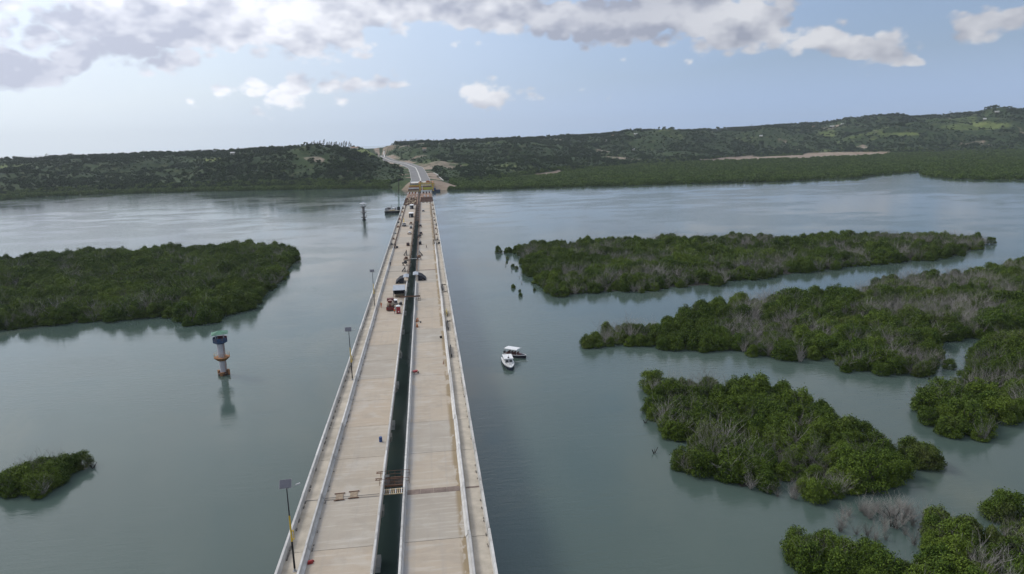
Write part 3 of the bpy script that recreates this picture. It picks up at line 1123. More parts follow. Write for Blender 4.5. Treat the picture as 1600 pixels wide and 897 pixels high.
SHORE = []
for i, (R0, H0) in enumerate(((2.9, 4.8), (3.4, 5.4), (2.5, 4.2))):
    root = empty('shore_mangrove')
    t = mangrove_trunk(20 + i, H0).build('trunk', barkm, root)
    c = link('crown', crown('crown', 500 + i, R0, 0.25, H0, 12, 420, 0.5, shore_leaf, skirt=6), None, root)
    KIDS[root.name] = [t, c]
    SHORE.append(root)
for k in range(40):
    a = 1.9 + 41 * (k + rng.uniform(-.4, .4)) / 40
    d = float(tabs(a)[0]) + rng.uniform(2, 8)
    x, y = d * math.sin(R_(a)), d * math.cos(R_(a))
    place(SHORE[k % 3], x, y, max(-.1, ground_z(x, y)), rng.uniform(0, 6), rng.uniform(.8, 1.25), 'mangrove standing at the very edge of the far shore, ' + ('close right of the bridge' if a < 12 else 'below the middle hill' if a < 26 else 'by the inlet at far right'), 'mangroves at the far water edge %d' % (0 if a < 12 else 1 if a < 26 else 2))
SSRC = [KIDS[m.name][1] for m in SHORE]


def hill_points(n, a0, a1, zone):
    a = rng.uniform(a0, a1, n)
    sh, ft, rd, ev = tabs(a)
    u = rng.random(n)
    if zone == 'ridge':
        d = rd * rng.uniform(.90, 1.015, n)
    elif zone == 'hill':
        d = ft + (rd * 1.02 - ft) * u ** 1.15
    else:
        d = (sh + 5) * ((ft + 50) / (sh + 5)) ** u
    x, y = d * np.sin(np.radians(a)), d * np.cos(np.radians(a))
    z = height(a, d)
    so, gr = fields(x, y, a, d)
    dist, _ = road_near(x, y)
    den = fbm(x / 70, y / 70, 55)
    keep = (so < 0.4) & ((dist > 24) | (d > 1800)) & (rng.random(n) > gr * 0.93)
    if zone == 'hill':
        keep &= (rng.random(n) < 0.45 + 1.6 * (den - 0.35))
        sz = rng.uniform(.45, 1.05, n) * (0.7 + 0.7 * den)
        sz = np.where(dist < 70, sz * 0.6, sz)
    elif zone == 'ridge':
        sz = rng.uniform(.6, 1.25, n)
    else:
        sz = rng.uniform(.75, 1.35, n)
    pk = rng.integers(0, 3 if zone != 'hill' else 4, n)
    return np.stack([x, y, z - 0.3, sz, rng.uniform(0, 6.28, n), pk], 1)[keep]


scatter('hillside_wood', HSRC, np.concatenate([hill_points(12000, -36, -2.0, 'hill'), hill_points(1300, -36, -6.5, 'ridge')]), 'dark scrub and trees covering the hillside left of the approach road', 'hillside wood')
scatter('hillside_wood', HSRC, np.concatenate([hill_points(27000, -2.6, 48, 'hill'), hill_points(4500, -2.0, 48, 'ridge')]), 'dark scrub and trees covering the long hillside right of the approach road', 'hillside wood')
scatter('shore_mangroves', SSRC, hill_points(3000, -36, -2.8, 'flat'), 'green belt of mangroves along the far shore left of the bridge', 'mangroves')
scatter('shore_mangroves', SSRC, hill_points(19000, 2.0, 48, 'flat'), 'broad flat belt of mangroves along the far shore right of the bridge', 'mangroves')
# ------------------------------------------------------------------ bridge materials
DZ = 12.0


def deck_mat():
    m, q, b = new_mat('deck_concrete')
    pos = q.n('ShaderNodeNewGeometry').outputs['Position']
    rn = q.n('ShaderNodeObjectInfo').outputs['Random']
    sep = q.n('ShaderNodeSeparateXYZ')
    q.set(sep.inputs[0], pos)
    X = sep.outputs[0]
    c = q.mix(q.ss(q.noise(pos, 0.11, 5, 0.62), 0.32, 0.68), (0.36, 0.312, 0.248), (0.435, 0.39, 0.32))
    c = q.mix(q.ss(rn, 0, 1, 0, 0.8), c, (0.42, 0.345, 0.262))
    c = q.mix(q.ss(rn, 0.45, 0.2, 0, 0.45), c, (0.335, 0.305, 0.262))
    # transverse brush marks and curing streaks
    st = q.noise(q.vm('MULTIPLY', pos, (0.12, 1.3, 1.0)), 1.0, 5, 0.65)
    c = q.mix(q.ss(st, 0.50, 0.68, 0, 0.5), c, (0.52, 0.475, 0.41))
    st2 = q.noise(q.vm('MULTIPLY', pos, (0.16, 0.9, 1.0)), 0.8, 6, 0.7)
    c = q.mix(q.ss(st2, 0.50, 0.70, 0, 0.26), c, (0.30, 0.262, 0.21))
    # lengthwise tyre grime
    ty = q.noise(q.vm('MULTIPLY', pos, (1.6, 0.03, 1.0)), 1.0, 4, 0.6)
    c = q.mix(q.ss(ty, 0.52, 0.70, 0, 0.25), c, (0.31, 0.29, 0.26))
    bl = q.noise(pos, 0.28, 6, 0.6, 0.6)
    c = q.mix(q.ss(bl, 0.48, 0.66, 0, 0.32), c, (0.30, 0.27, 0.225))
    bl2 = q.noise(q.vm('ADD', pos, (31.0, 7.0, 0.0)), 0.16, 5, 0.6, 0.4)
    c = q.mix(q.ss(bl2, 0.52, 0.68, 0, 0.34), c, (0.48, 0.455, 0.41))
    # puddled silt along the right hand barrier, blue-grey shade of the median parapet painted in patches beside it
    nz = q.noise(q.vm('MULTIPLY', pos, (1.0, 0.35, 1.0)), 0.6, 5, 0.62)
    band = q.ss(X, 1.75, 2.45)
    silt = q.m('MULTIPLY', band, q.ss(nz, 0.43, 0.50))
    c = q.mix(q.m('MULTIPLY', silt, 0.85), c, (0.245, 0.185, 0.105))
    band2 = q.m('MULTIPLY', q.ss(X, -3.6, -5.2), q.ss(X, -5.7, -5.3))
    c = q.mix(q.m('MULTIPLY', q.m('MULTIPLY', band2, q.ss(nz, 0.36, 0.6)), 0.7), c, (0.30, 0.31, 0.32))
    band3 = q.m('MULTIPLY', q.ss(X, -15.8, -17.4), q.ss(nz, 0.42, 0.62))
    c = q.mix(q.m('MULTIPLY', band3, 0.55), c, (0.27, 0.26, 0.245))
    sp = q.noise(pos, 2.6, 5, 0.75)
    c = q.mix(q.ss(sp, 0.63, 0.72, 0, 0.5), c, (0.22, 0.20, 0.17))
    q.set(b.inputs['Base Color'], c)
    b.inputs['Roughness'].default_value = 0.85
    b.inputs['Specular IOR Level'].default_value = 0.2
    return m


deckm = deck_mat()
wallm = mat('barrier_concrete', (0.50, 0.49, 0.465), 0.85, 0.12, 0.6, dirt=(0.27, 0.255, 0.23), rnd=0.14, bump=0.2)
walkm = mat('walkway_concrete', (0.42, 0.375, 0.305), 0.85, 0.18, 0.35, dirt=(0.26, 0.225, 0.17), rnd=0.06)
girdm = mat('girder_concrete', (0.36, 0.355, 0.34), 0.85, 0.15, 0.4, dirt=(0.22, 0.21, 0.2))
pierm = mat('pier_concrete', (0.42, 0.41, 0.385), 0.85, 0.15, 0.3, dirt=(0.22, 0.21, 0.185))
rustm = mat('rusty_steel', (0.17, 0.095, 0.06), 0.8, 0.3, 1.2, dirt=(0.08, 0.055, 0.045))
rebarm = mat('rebar_rust', (0.14, 0.085, 0.06), 0.8, 0.3, 1.2)
darkm = mat('dark_steel', (0.035, 0.036, 0.042), 0.6, 0.3, 1.5)
greym = mat('grey_steel', (0.30, 0.31, 0.32), 0.5, 0.15, 1.0, dirt=(.18, .16, .14))
whitem = mat('white_paint', (0.74, 0.75, 0.75), 0.5, 0.06, 0.8, dirt=(0.5, 0.49, 0.46))
yellowm = mat('yellow_paint', (0.62, 0.42, 0.04), 0.5, 0.15, 1.0, dirt=(0.30, 0.2, 0.05))
orangem = mat('orange_paint', (0.42, 0.15, 0.045), 0.6, 0.15, 1.0, dirt=(0.3, 0.12, 0.05))
redm = mat('red_paint', (0.30, 0.03, 0.03), 0.5, 0.15, 1.0, dirt=(0.2, 0.04, 0.03))
bluem = mat('blue_paint', (0.03, 0.07, 0.20), 0.45, 0.2, 1.0)
greenm = mat('green_paint', (0.06, 0.17, 0.11), 0.6, 0.15, 1.0, dirt=(.05, .12, .08))
tarpm = mat('dark_tarpaulin', (0.02, 0.023, 0.032), 0.6, 0.35, 0.9, dirt=(0.045, 0.05, 0.06), bump=.5, spec=.15)
tarplm = mat('pale_tarpaulin', (0.33, 0.36, 0.40), 0.6, 0.15, 0.7, dirt=(0.25, 0.27, 0.3))
blackm = mat('black_rubber', (0.015, 0.015, 0.016), 0.7, 0.2, 2.0)
timberm = mat('pale_timber', (0.50, 0.40, 0.26), 0.8, 0.2, 1.0)
plym = mat('brown_plywood', (0.22, 0.12, 0.065), 0.7, 0.25, .6, dirt=(.12, .08, .05), rnd=.25)
glassm, q_, b_ = new_mat('dark_glass')
q_.set(b_.inputs['Base Color'], q_.mix(q_.noise(None, 3, 3), (0.012, 0.014, 0.017), (0.03, 0.034, 0.04)))
b_.inputs['Roughness'].default_value = 0.12
panelm, q_, b_ = new_mat('solar_panel')
q_.set(b_.inputs['Base Color'], q_.mix(q_.noise(None, 5, 3), (0.05, 0.055, 0.075), (0.09, 0.09, 0.11)))
b_.inputs['Roughness'].default_value = 0.3

SPAN = 193.0 / 7
Y0 = 100.0 - SPAN * 6
JOINTS = (-93.0, 100.0, 293.0, 486.0)


def seg_ranges(y0, y1, ln):
    n = max(1, int(round((y1 - y0) / ln)))
    return [(y0 + (y1 - y0) * i / n, y0 + (y1 - y0) * (i + 1) / n) for i in range(n)]


def shared(name, prof, ln, m, parent, ys, dx=0.0, jit=0.0, cache={}, bevel=0.0):
    """copies of one extruded piece laid end to end along the bridge"""
    key = (name, tuple(prof), round(ln, 3))
    for y in ys:
        if key not in cache:
            o = MB().prism_y(prof, 0, ln).build(name, m, parent, bevel=bevel)
            cache[key] = o.data
        else:
            o = link(name, cache[key], m, parent)
        o.location = (dx + (random.uniform(-jit, jit) if jit else 0), y, DZ)
        if jit:
            o.rotation_euler.z = random.uniform(-jit, jit) * 0.05


def make_bridge(name, label, left, xo, end):
    """xo: x of the outer edge; left bridge runs inward to +x, right bridge to -x"""
    sg = 1 if left else -1
    root = empty(name, (0, 0, 0), 0, label, 'bridge')
    X = lambda t: xo + sg * t

    def prof(pts):
        p = [(X(t), z) for t, z in pts]
        return p if left else p[::-1]
    PL = SPAN / 2
    fin = [Y0 + PL * i for i in range(int((end - Y0) / PL))]
    gap = 0.09
    # deck panels between walkway and median, walkway slabs, each pour a piece
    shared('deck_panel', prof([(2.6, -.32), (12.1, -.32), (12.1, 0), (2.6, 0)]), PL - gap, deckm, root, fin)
    shared('walkway_slab', prof([(0, -.32), (2.595, -.32), (2.595, .02), (0, .02)]), PL - gap, walkm, root, fin)
    par_end = end
    shared('parapet', prof([(0.02, .02), (.52, .02), (.42, .95), (.40, 1.05), (.10, 1.05), (.08, .95)]), PL - 0.06, wallm, root, [y for y in fin if y < par_end], jit=0.02)
    bend = 355 if left else 365
    shared('traffic_barrier', prof([(2.62, .02), (3.42, .02), (3.36, .12), (3.12, .40), (3.06, 1.0), (2.80, 1.0), (2.68, .4)]), PL - 0.08, wallm, root,
           [y for y in fin if y < bend], jit=0.03 if left else 0.07)
    shared('median_parapet', prof([(11.55, .01), (12.08, .01), (12.08, .95), (12.02, 1.0), (11.80, 1.0), (11.72, .5)]), PL - 0.07, wallm, root,
           [y for y in fin if y < 262], jit=0.015)
    # girders and piers of every span
    spans = [Y0 + SPAN * i for i in range(-1, int((770 - Y0) / SPAN) + 1)]
    gp = lambda t: prof([(t - .55, -2.1), (t + .55, -2.1), (t + .5, -1.85), (t + .16, -1.6), (t + .16, -.6), (t + .6, -.42), (t + .6, -.325), (t - .6, -.325), (t - .6, -.42), (t - .16, -.6), (t - .16, -1.6), (t - .5, -1.85)])
    for t in (1.3, 4.45, 7.6, 11.0):
        shared('girder', gp(t), SPAN - .3, girdm, root, [y + .15 for y in spans])
    cap_me = bt_me = col_me = None
    xc = X(6.15)
    for i, y in enumerate([Y0 + SPAN * i for i in range(-1, int((975 - Y0) / SPAN) + 1)]):
        pr = empty('pier', (xc, y, 0), 0, parent=root)
        if cap_me is None:
            cap_me = MB().prism_y([(-5.9, 8.9), (-4.2, 8.15), (4.2, 8.15), (5.9, 8.9), (5.9, 9.85), (-5.9, 9.85)], -1.0, 1.0).mesh('cap_beam')
            col_me = MB().lathe([(1.0, -3), (1.0, 8.2)], n=20).mesh('column')
            col_me.shade_flat()
            bt_me = MB().box((0, 0, 0.3), (9.6, 3.2, 1.5)).mesh('pile_cap')
        link('cap_beam', cap_me, pierm, pr)
        link('pile_cap', bt_me, pierm, pr)
        for dx in (-3.0, 3.0):
            link('column', col_me, pierm, pr, (dx, 0, 0))
    # expansion joints
    for y in JOINTS:
        if left:
            for dy in (-.35, .35):
                MB().box((X(7.3), y + dy, DZ + .004), (8.3, .13, .02)).build('expansion_joint', darkm, root)
            MB().box((X(1.55), y, DZ + .026), (2.1, .16, .012)).build('expansion_joint', darkm, root)
        else:
            for k in range(4):
                MB().box((X(4.5 + 2.0 * k), y, DZ + .012), (1.96, 1.5, .03)).build('expansion_joint', mat('joint_steel', (.185, .14, .115), .75, .25, 1., dirt=(.11, .085, .07)), root)
            MB().box((X(1.55), y, DZ + .026), (2.1, .5, .012)).build('expansion_joint', mat('joint_steel', (.185, .14, .115), .75, .25, 1., dirt=(.11, .085, .07)), root)
    # starter bars where barriers are still to be cast
    def bars(t, y0, y1, h, step, w=.035):
        b = MB()
        y = y0
        while y < y1:
            for s in (-.2, .2):
                b.box((X(t) + s + random.uniform(-.04, .04), y + random.uniform(-.1, .1), DZ + h / 2), (w, w, h * random.uniform(.8, 1.1)))
            y += step
        for z in (h * .55, h * .9):
            for s in (-.2, .2):
                b.box((X(t) + s, (y0 + y1) / 2, DZ + z), (w, y1 - y0, w))
        tag(b.build('starter_bars', rebarm, root), None, None, None, 'stuff')
    bars(3.05, bend + 6, end, .8, .8, .07)
    bars(11.8, 275, end, .8, .8, .07)
    for y in fin:
        if y > 268:
            MB().box((X(12.16), y + PL / 2, DZ - .05), (.1, PL - .3, .5)).build('edge_form', plym, root)
    return root, X, end


LB, LX, LEND = make_bridge('left_bridge', 'left concrete bridge deck with lamp posts, parked machines and shelters', True, -20.9, 622)
RB, RX, REND = make_bridge('right_bridge', 'right concrete bridge deck with a rusty joint plate and silt along its barrier', False, 6.3, 650)
LB.name, RB.name = 'bridge', 'bridge.001'

# unfinished spans: shuttering, rebar mats and timbers on the girders
for root, X, e0, sg in ((LB, LX, LEND, 1), (RB, RX, REND, -1)):
    y = e0 - 1
    k = 0
    while y < 762:
        for t in np.arange(.9, 12, 1.5):
            if random.random() < .85:
                MB().box((X(t + .7), y + 2.4, DZ - .25), (1.4, 4.6, .12)).build('shuttering_board', plym, root)
        y += 5
    b = MB()
    for yy in np.arange(e0, 705, .9):
        b.box((X(6.2), yy, DZ - .08), (11.6, .06, .06))
    for t in np.arange(.5, 12, .8):
        b.box((X(t), (e0 + 705) / 2, DZ - .02), (.06, 705 - e0, .06))
    tag(b.build('rebar_mat', rebarm, root), None, None, None, 'stuff')
for k in range(24):
    x, y = random.uniform(-19, -10), random.uniform(632, 700)
    tag(MB().box((0, 0, .16), (.5, random.uniform(5, 9), .3)).build('timber_baulk', timberm, None, (x, y, DZ + .03), random.uniform(-.15, .15)),
        'pale timber baulk lying on the rusty shuttering of the left deck', 'timber', 'timbers on the unfinished left deck')
for k, x in enumerate((-1.8, 1.6)):
    tag(MB().box((0, 0, .7), (1.3, 3.2, 1.3)).box((0, -.2, 1.5), (.9, 1.8, .5)).build('white_bundle', whitem, None, (x, 712, DZ - .18)), 'white wrapped bundle on the unfinished right deck, %s one' % ('left', 'right')[k], 'bundle')

# working platforms hung in the gap between the decks
for k, y in enumerate(np.arange(496, 760, 9.0)):
    r = empty('gap_platform', (-7.25, y, DZ - .9), 0, 'rusty work platform bridging the gap between the decks near the far end', 'platform', 'work platforms in the gap')
    MB().box((0, 0, 0), (3.4, 2.2, .14)).build('platform_board', rustm, r)
    for s in (-1, 1):
        MB().box((0, s * 1.05, .45), (3.4, .07, .07)).box((-1.5, s * 1.05, .25), (.06, .06, .5)).box((1.5, s * 1.05, .25), (.06, .06, .5)).build('handrail', greym if k % 2 else rustm, r)

# pier heads with formwork beyond the last span
for i, y in enumerate([Y0 + SPAN * i for i in range(int((770 - Y0) / SPAN) + 1, int((950 - Y0) / SPAN) + 1)]):
    for nm, xc, lab in (('left', -14.75, 'left'), ('right', .15, 'right')):
        r = empty('cap_formwork', (xc, y, 9.8), 0, 'cap formwork on the bare %s piers, %s row beyond the finished deck' % (lab, ('first', 'second', 'third', 'fourth', 'fifth', 'sixth', 'seventh', 'eighth')[i]), 'formwork')
        cl = (orangem, timberm, rustm, whitem, orangem, yellowm, rustm, whitem)[(i + (nm == 'right') * 2) % 8]
        wid = 13.5 + (4.5 if i < 2 and nm == 'left' else 0)
        MB().box((-(wid - 13.5) / 2, 0, .12), (wid, 4.2, .2)).build('platform_board', darkm if i < 2 else rustm, r)
        for s in (-1, 1):
            MB().box((0, s * 1.25, .95), (12.2, .2, 1.45)).build('side_form', cl, r)
        for s in (-1, 1):
            MB().path([(-6.5, s * 2.0, 1.2), (6.5, s * 2.0, 1.2)], .05, 4).path([(-6.4, s * 2, .2), (-6.4, s * 2, 1.2)], .05, 4).path([(6.4, s * 2, .2), (6.4, s * 2, 1.2)], .05, 4).build('handrail', greym, r)

# last spans at the abutment
for nm, x0, x1 in (('left', -20.9, -8.75), ('right', -5.8, 6.3)):
    r = empty('approach_span', ((x0 + x1) / 2, 958, 0), 0, 'pale newly cast %s span resting on the far abutment' % nm, 'bridge')
    w = x1 - x0
    for k in range(4):
        MB().box((0, k * 12.2 + 6, 11.83), (w, 12.0, .34)).build('deck_panel', deckm if k in (0, 2) else whitem, r)
        for s in (-1, 1):
            MB().box((s * (w / 2 - .3), k * 12.2 + 6, 12.45), (.4, 12.0, .9)).build('parapet', wallm, r)
    for t in (-4.8, -1.6, 1.6, 4.8):
        MB().box((t, 24.5, 10.75), (.9, 48, 1.8)).build('girder', girdm, r)
    MB().box((0, .2, 9.2), (w - 1, 2, 1.3)).box((-3, .2, 4), (2, 1.8, 9.2)).box((3, .2, 4), (2, 1.8, 9.2)).build('pier', pierm, r)
r = MB().prism_y([(-24, -2), (9.5, -2), (7.5, 9.7), (-22, 9.7)], 1003, 1012)
tag(r.build('abutment', pierm), 'concrete abutment block where the bridge meets the far bank', 'abutment')

# yellow erection gantry
r = empty('erection_gantry', (0.6, 842, 10.0), 0, 'yellow steel erection gantry standing over the bare right piers', 'gantry')
for yy in (-18, 18):
    b = MB()
    for z in (6.6, 8.4):
        b.box((0, yy, z), (19, .8, .5))
    for k in range(9):
        x = -9 + k * 2.25
        b.box((x, yy, 7.5), (.3, .6, 1.8))
        b.box((x + 1.1, yy, 7.5), (.25, .5, 2.4), ry=.85 if k % 2 else -.85) if k < 8 else None
    b.build('cross_girder', yellowm, r)
    for xx in (-7.6, 7.6):
        MB().box((xx, yy, 3.4), (.9, .9, 6.2)).box((xx, yy, .25), (1.8, 2.4, .5)).build('leg', yellowm, r)
for xx in (-7.6, 7.6):
    MB().box((xx, 0, 8.95), (.7, 46, .6)).build('runway_beam', orangem, r)
MB().box((2, -4, 9.8), (4.6, 3.2, 1.6)).box((2, -4, 10.9), (2.6, 2.2, .7)).build('winch_house', orangem, r)
MB().box((1.5, -20.5, 3.2), (10, .5, 2.6)).build('safety_screen', mat('lime_paint', (.42, .42, .06), .6, .15, 1.), r)
MB().box((-5.0, -19.5, 4.4), (.7, .7, 7)).build('ladder_tower', whitem, r)

# ------------------------------------------------------------------ lamp posts with solar panels
for i, (y, lab) in enumerate(((82, 'nearest solar lamp post, with a yellow sleeve, on the left walkway'), (155.3, 'middle one of three solar lamp posts on the left walkway'), (229.5, 'farthest of three solar lamp posts on the left walkway'))):
    r = empty('lamp_post', (-18.75, y, DZ + .02), 0, lab, 'lamp post', 'solar lamp posts on the left walkway')
    MB().lathe([(.28, 0), (.28, .06), (.13, .08), (.13, .4)], n=12).build('base_plate', greym, r)
    MB().tube((0, 0, .35), (0, 0, 4.1), .125, .115, 10).build('lower_pole', blackm, r)
    sl = MB().tube((0, 0, 4.1), (0, 0, 7.6), .11, .10, 10).build('painted_sleeve', yellowm, r)
    MB().tube((.28, .05, 4.3), (.28, .05, 5.6), .05, .05, 6).box((.14, 0, 4.4), (.34, .14, .1)).box((.14, 0, 5.5), (.34, .14, .1)).build('conduit', yellowm, sl)
    MB().tube((0, 0, 7.6), (0, 0, 11.7), .085, .06, 8).build('upper_pole', darkm, r)
    sp = MB().box((-.1, 0, 11.85), (1.35, 1.15, .06), rx=.55, rz=.1).build('solar_panel', panelm, r)
    MB().box((-.1, .02, 11.82), (1.45, 1.25, .05), rx=.55, rz=.1).build('panel_frame', greym, sp)
    ar = MB().path([(0, 0, 11.2), (.7, .1, 11.3), (1.2, .15, 11.55)], .03, 5).build('lamp_arm', greym, r)
    MB().box((1.35, .16, 11.62), (.55, .26, .1), ry=-.3).build('lamp_head', greym, ar)

# ------------------------------------------------------------------ joint furniture near the camera
for k, (x, y) in enumerate(((-15.35, 100.3), (-13.25, 100.6))):
    r = empty('joint_plate_frame', (x, y, DZ + .03), .05, 'rusty steel frame plate bridging the left deck joint, %s of two' % ('left', 'right')[k], 'plate')
    MB().box((0, 0, .05), (1.1, 1.9, .05)).build('plate', mat('tan_steel', (.25, .19, .13), .7, .25), r)
    for s in (-1, 1):
        MB().box((0, s * 1.02, .1), (1.6, .12, .12)).build('cross_bar', rustm, r)
r = empty('gap_walkway', (-7.25, 104.4, DZ - .1), 0, 'rusty mesh catwalk with handrails across the gap at the near joint', 'walkway')
fl = MB()
for k in range(16):
    fl.box((-1.75 + k * .233, 0, 0), (.045, 2.6, .05))
for k in range(9):
    fl.box((0, -1.25 + k * .31, .0), (3.7, .04, .04))
tag(fl.build('mesh_floor', mat('dark_rust', (.075, .05, .04), .85, .3), r), None, None, None, 'stuff')
MB().box((0, -1.35, -.12), (3.9, .14, .3)).box((0, 1.35, -.12), (3.9, .14, .3)).build('bearer', rustm, r)
for s in (-1, 1):
    b = MB()
    for z in (.55, 1.1):
        b.path([(-2.3, s * 1.38, z), (2.3, s * 1.38, z)], .035, 5)
    for x in (-2.3, -1, 0, 1, 2.3):
        b.path([(x, s * 1.38, 0), (x, s * 1.38, 1.1)], .035, 5)
    b.build('handrail', rustm, r)
for y in (-1.4, .9):
    MB().box((-2.35, y, 1.05), (1.1, .1, .1)).box((-2.35, y + .5, 1.05), (1.1, .1, .1)).box((-2.75, y + .25, 1.05), (.1, .5, .1)).build('clamp', rustm, r)
r = empty('gap_ladder_deck', (-7.3, 101.2, DZ - .25), 0, 'pale timber and wire ladder deck laid across the gap beside the rusty catwalk', 'walkway')
for s in (-1, 0, 1):
    MB().box((0, s * .75, 0), (3.1, .16, .12)).build('side_rail', timberm if s else rustm, r)
for k in range(11):
    MB().box((-1.45 + k * .29, 0, .08), (.09, 1.7, .04)).build('rung', timberm if k % 3 else whitem, r)
tag(MB().lathe([(.27, 0), (.29, .05), (.29, .30), (.31, .33), (.29, .36), (.29, .62), (.31, .65), (.29, .68), (.28, .9), (.05, .9)], n=18).build('plastic_drum', bluem, None, (-10.35, 119.8, DZ)), 'dark blue plastic drum standing by the median parapet of the left deck', 'drum')
tag(MB().lathe([(.3, 0), (.34, .5), (.30, .55), (.05, .5)], n=14).build('black_tub', blackm, None, (1.95, 186, DZ)), 'round black tub on the open right deck', 'tub')
tag(MB().box((0, 0, .2), (.7, .45, .4), taper=.7).box((.3, .25, .12), (.5, .4, .24), rz=.5, taper=.6).build('tool_bag', redm, None, (-17.1, 83.4, DZ), .3, bevel=.04), 'small red bag lying against the left traffic barrier', 'bag')
r = empty('wheelbarrow', (-4.7, 156.8, DZ), .5, 'red wheelbarrow beside the median parapet of the right deck', 'wheelbarrow')
MB().loft([[(-.3, -.25, .35), (.35, -.2, .35), (.35, .2, .35), (-.3, .25, .35)], [(-.55, -.4, .75), (.65, -.36, .75), (.65, .36, .75), (-.55, .4, .75)]]).build('tray', redm, r)
for s in (-1, 1):
    MB().path([(.8, s * .05, .2), (-.3, s * .3, .38), (-1.1, s * .32, .75)], .03, 5).path([(-.3, s * .3, .38), (-.4, s * .3, 0)], .03, 5).build('handle', rustm, r)
MB().tube((.8, -.05, .2), (.8, .05, .2), .2, .2, 12).build('wheel', blackm, r)
tag(MB().lathe([(.22, 0), (.22, .05), (.12, .07), (.05, .85), (.02, .9)], n=12).build('marker_cone', mat('faded_cone', (.30, .17, .12), .7, .2), None, (2.0, 162.7, DZ)), 'faded dark marker cone near the right traffic barrier', 'cone')


def barrier_unit(loc, rz, lab):
    r = empty('plastic_barrier', loc, rz, lab, 'barrier', 'orange barriers by the right median')
    MB().loft([[(-.75, -.25, 0), (.75, -.25, 0), (.75, .25, 0), (-.75, .25, 0)], [(-.75, -.2, .3), (.75, -.2, .3), (.75, .2, .3), (-.75, .2, .3)], [(-.7, -.1, .9), (.7, -.1, .9), (.7, .1, .9), (-.7, .1, .9)]]).build('body', orangem, r)
    MB().box((0, -.17, .6), (1.2, .02, .12)).build('stripe', whitem, r)


barrier_unit((-4.6, 205.8, DZ), 1.3, 'faded orange barrier beside the right median, far one')
barrier_unit((-4.6, 199.5, DZ), 1.7, 'faded orange barrier beside the right median, near one')
tag(MB().lathe([(.2, 0), (.22, .4), (.05, .42)], n=10).build('bucket', darkm, None, (-3.6, 204.0, DZ)), 'small dark bucket by the orange barriers', 'bucket')

# ------------------------------------------------------------------ people
skinm = mat('skin', (.16, .09, .06), .6, .1)


def person(loc, rz, lab, shirt, trousers, helmet, lean=0.0, stride=.18):
    """one continuous figure grown from a jointed skeleton"""
    J = {'pel': (0, 0, .93, .135), 'waist': (0, lean * .1, 1.1, .125), 'chest': (0, lean * .22, 1.32, .155), 'neck': (0, lean * .3, 1.5, .06), 'head': (0, lean * .36 + .02, 1.64, .095), 'crown': (0, lean * .38 + .01, 1.72, .085),
         'shL': (-.19, lean * .25, 1.42, .075), 'elL': (-.27, lean * .2 - .03, 1.15, .05), 'haL': (-.26, lean * .2 + .12, .92, .042),
         'shR': (.19, lean * .25, 1.42, .075), 'elR': (.28, lean * .2 - .02, 1.15, .05), 'haR': (.25, lean * .2 + .16, .94, .042),
         'hiL': (-.1, 0, .86, .105), 'knL': (-.11, stride * .5, .5, .07), 'anL': (-.11, stride * .6 - .05, .09, .05), 'toL': (-.12, stride * .6 + .12, .04, .04),
         'hiR': (.1, 0, .86, .105), 'knR': (.11, -stride * .2 + .04, .5, .07), 'anR': (.11, -stride * .8, .09, .05), 'toR': (.12, -stride * .8 + .16, .04, .04)}
    E = [('pel', 'waist'), ('waist', 'chest'), ('chest', 'neck'), ('neck', 'head'), ('head', 'crown'), ('chest', 'shL'), ('shL', 'elL'), ('elL', 'haL'), ('chest', 'shR'), ('shR', 'elR'), ('elR', 'haR'),
         ('pel', 'hiL'), ('hiL', 'knL'), ('knL', 'anL'), ('anL', 'toL'), ('pel', 'hiR'), ('hiR', 'knR'), ('knR', 'anR'), ('anR', 'toR')]
    ks = list(J)
    me = bpy.data.meshes.new('person')
    me.from_pydata([J[k][:3] for k in ks], [(ks.index(a), ks.index(b)) for a, b in E], [])
    o = bpy.data.objects.new('person', me)
    COL.objects.link(o)
    bm = bmesh.new()
    bm.from_mesh(me)
    sl = bm.verts.layers.skin.verify()
    bm.verts.ensure_lookup_table()
    for i, k in enumerate(ks):
        bm.verts[i][sl].radius = (J[k][3], J[k][3])
        bm.verts[i][sl].use_root = (k == 'pel')
    bm.to_mesh(me)
    bm.free()
    sk = o.modifiers.new('skin', 'SKIN')
    sb = o.modifiers.new('sub', 'SUBSURF')
    sb.levels = sb.render_levels = 1
    dg = bpy.context.evaluated_depsgraph_get()
    m2 = bpy.data.meshes.new_from_object(o.evaluated_get(dg))
    o.modifiers.clear()
    o.data = m2
    m2.materials.clear()
    for m in (shirt, trousers, skinm, blackm):
        m2.materials.append(m)
    for p in m2.polygons:
        z = p.center.z
        x = abs(p.center.x)
        p.material_index = 3 if z < .1 else 2 if z > 1.49 or (x > .2 and z < 1.0 and z > .8) else 0 if z > .93 else 1
    m2.shade_smooth()
    o.location = loc
    o.rotation_euler = (0, 0, rz)
    tag(o, lab, 'person')
    hy = lean * .37 + .015
    MB().lathe([(.155, 0), (.15, .02), (.125, .03), (.115, .09), (.07, .14), (.01, .155)], (0, hy, 1.665), 14).build('helmet', helmet, o)
    return o


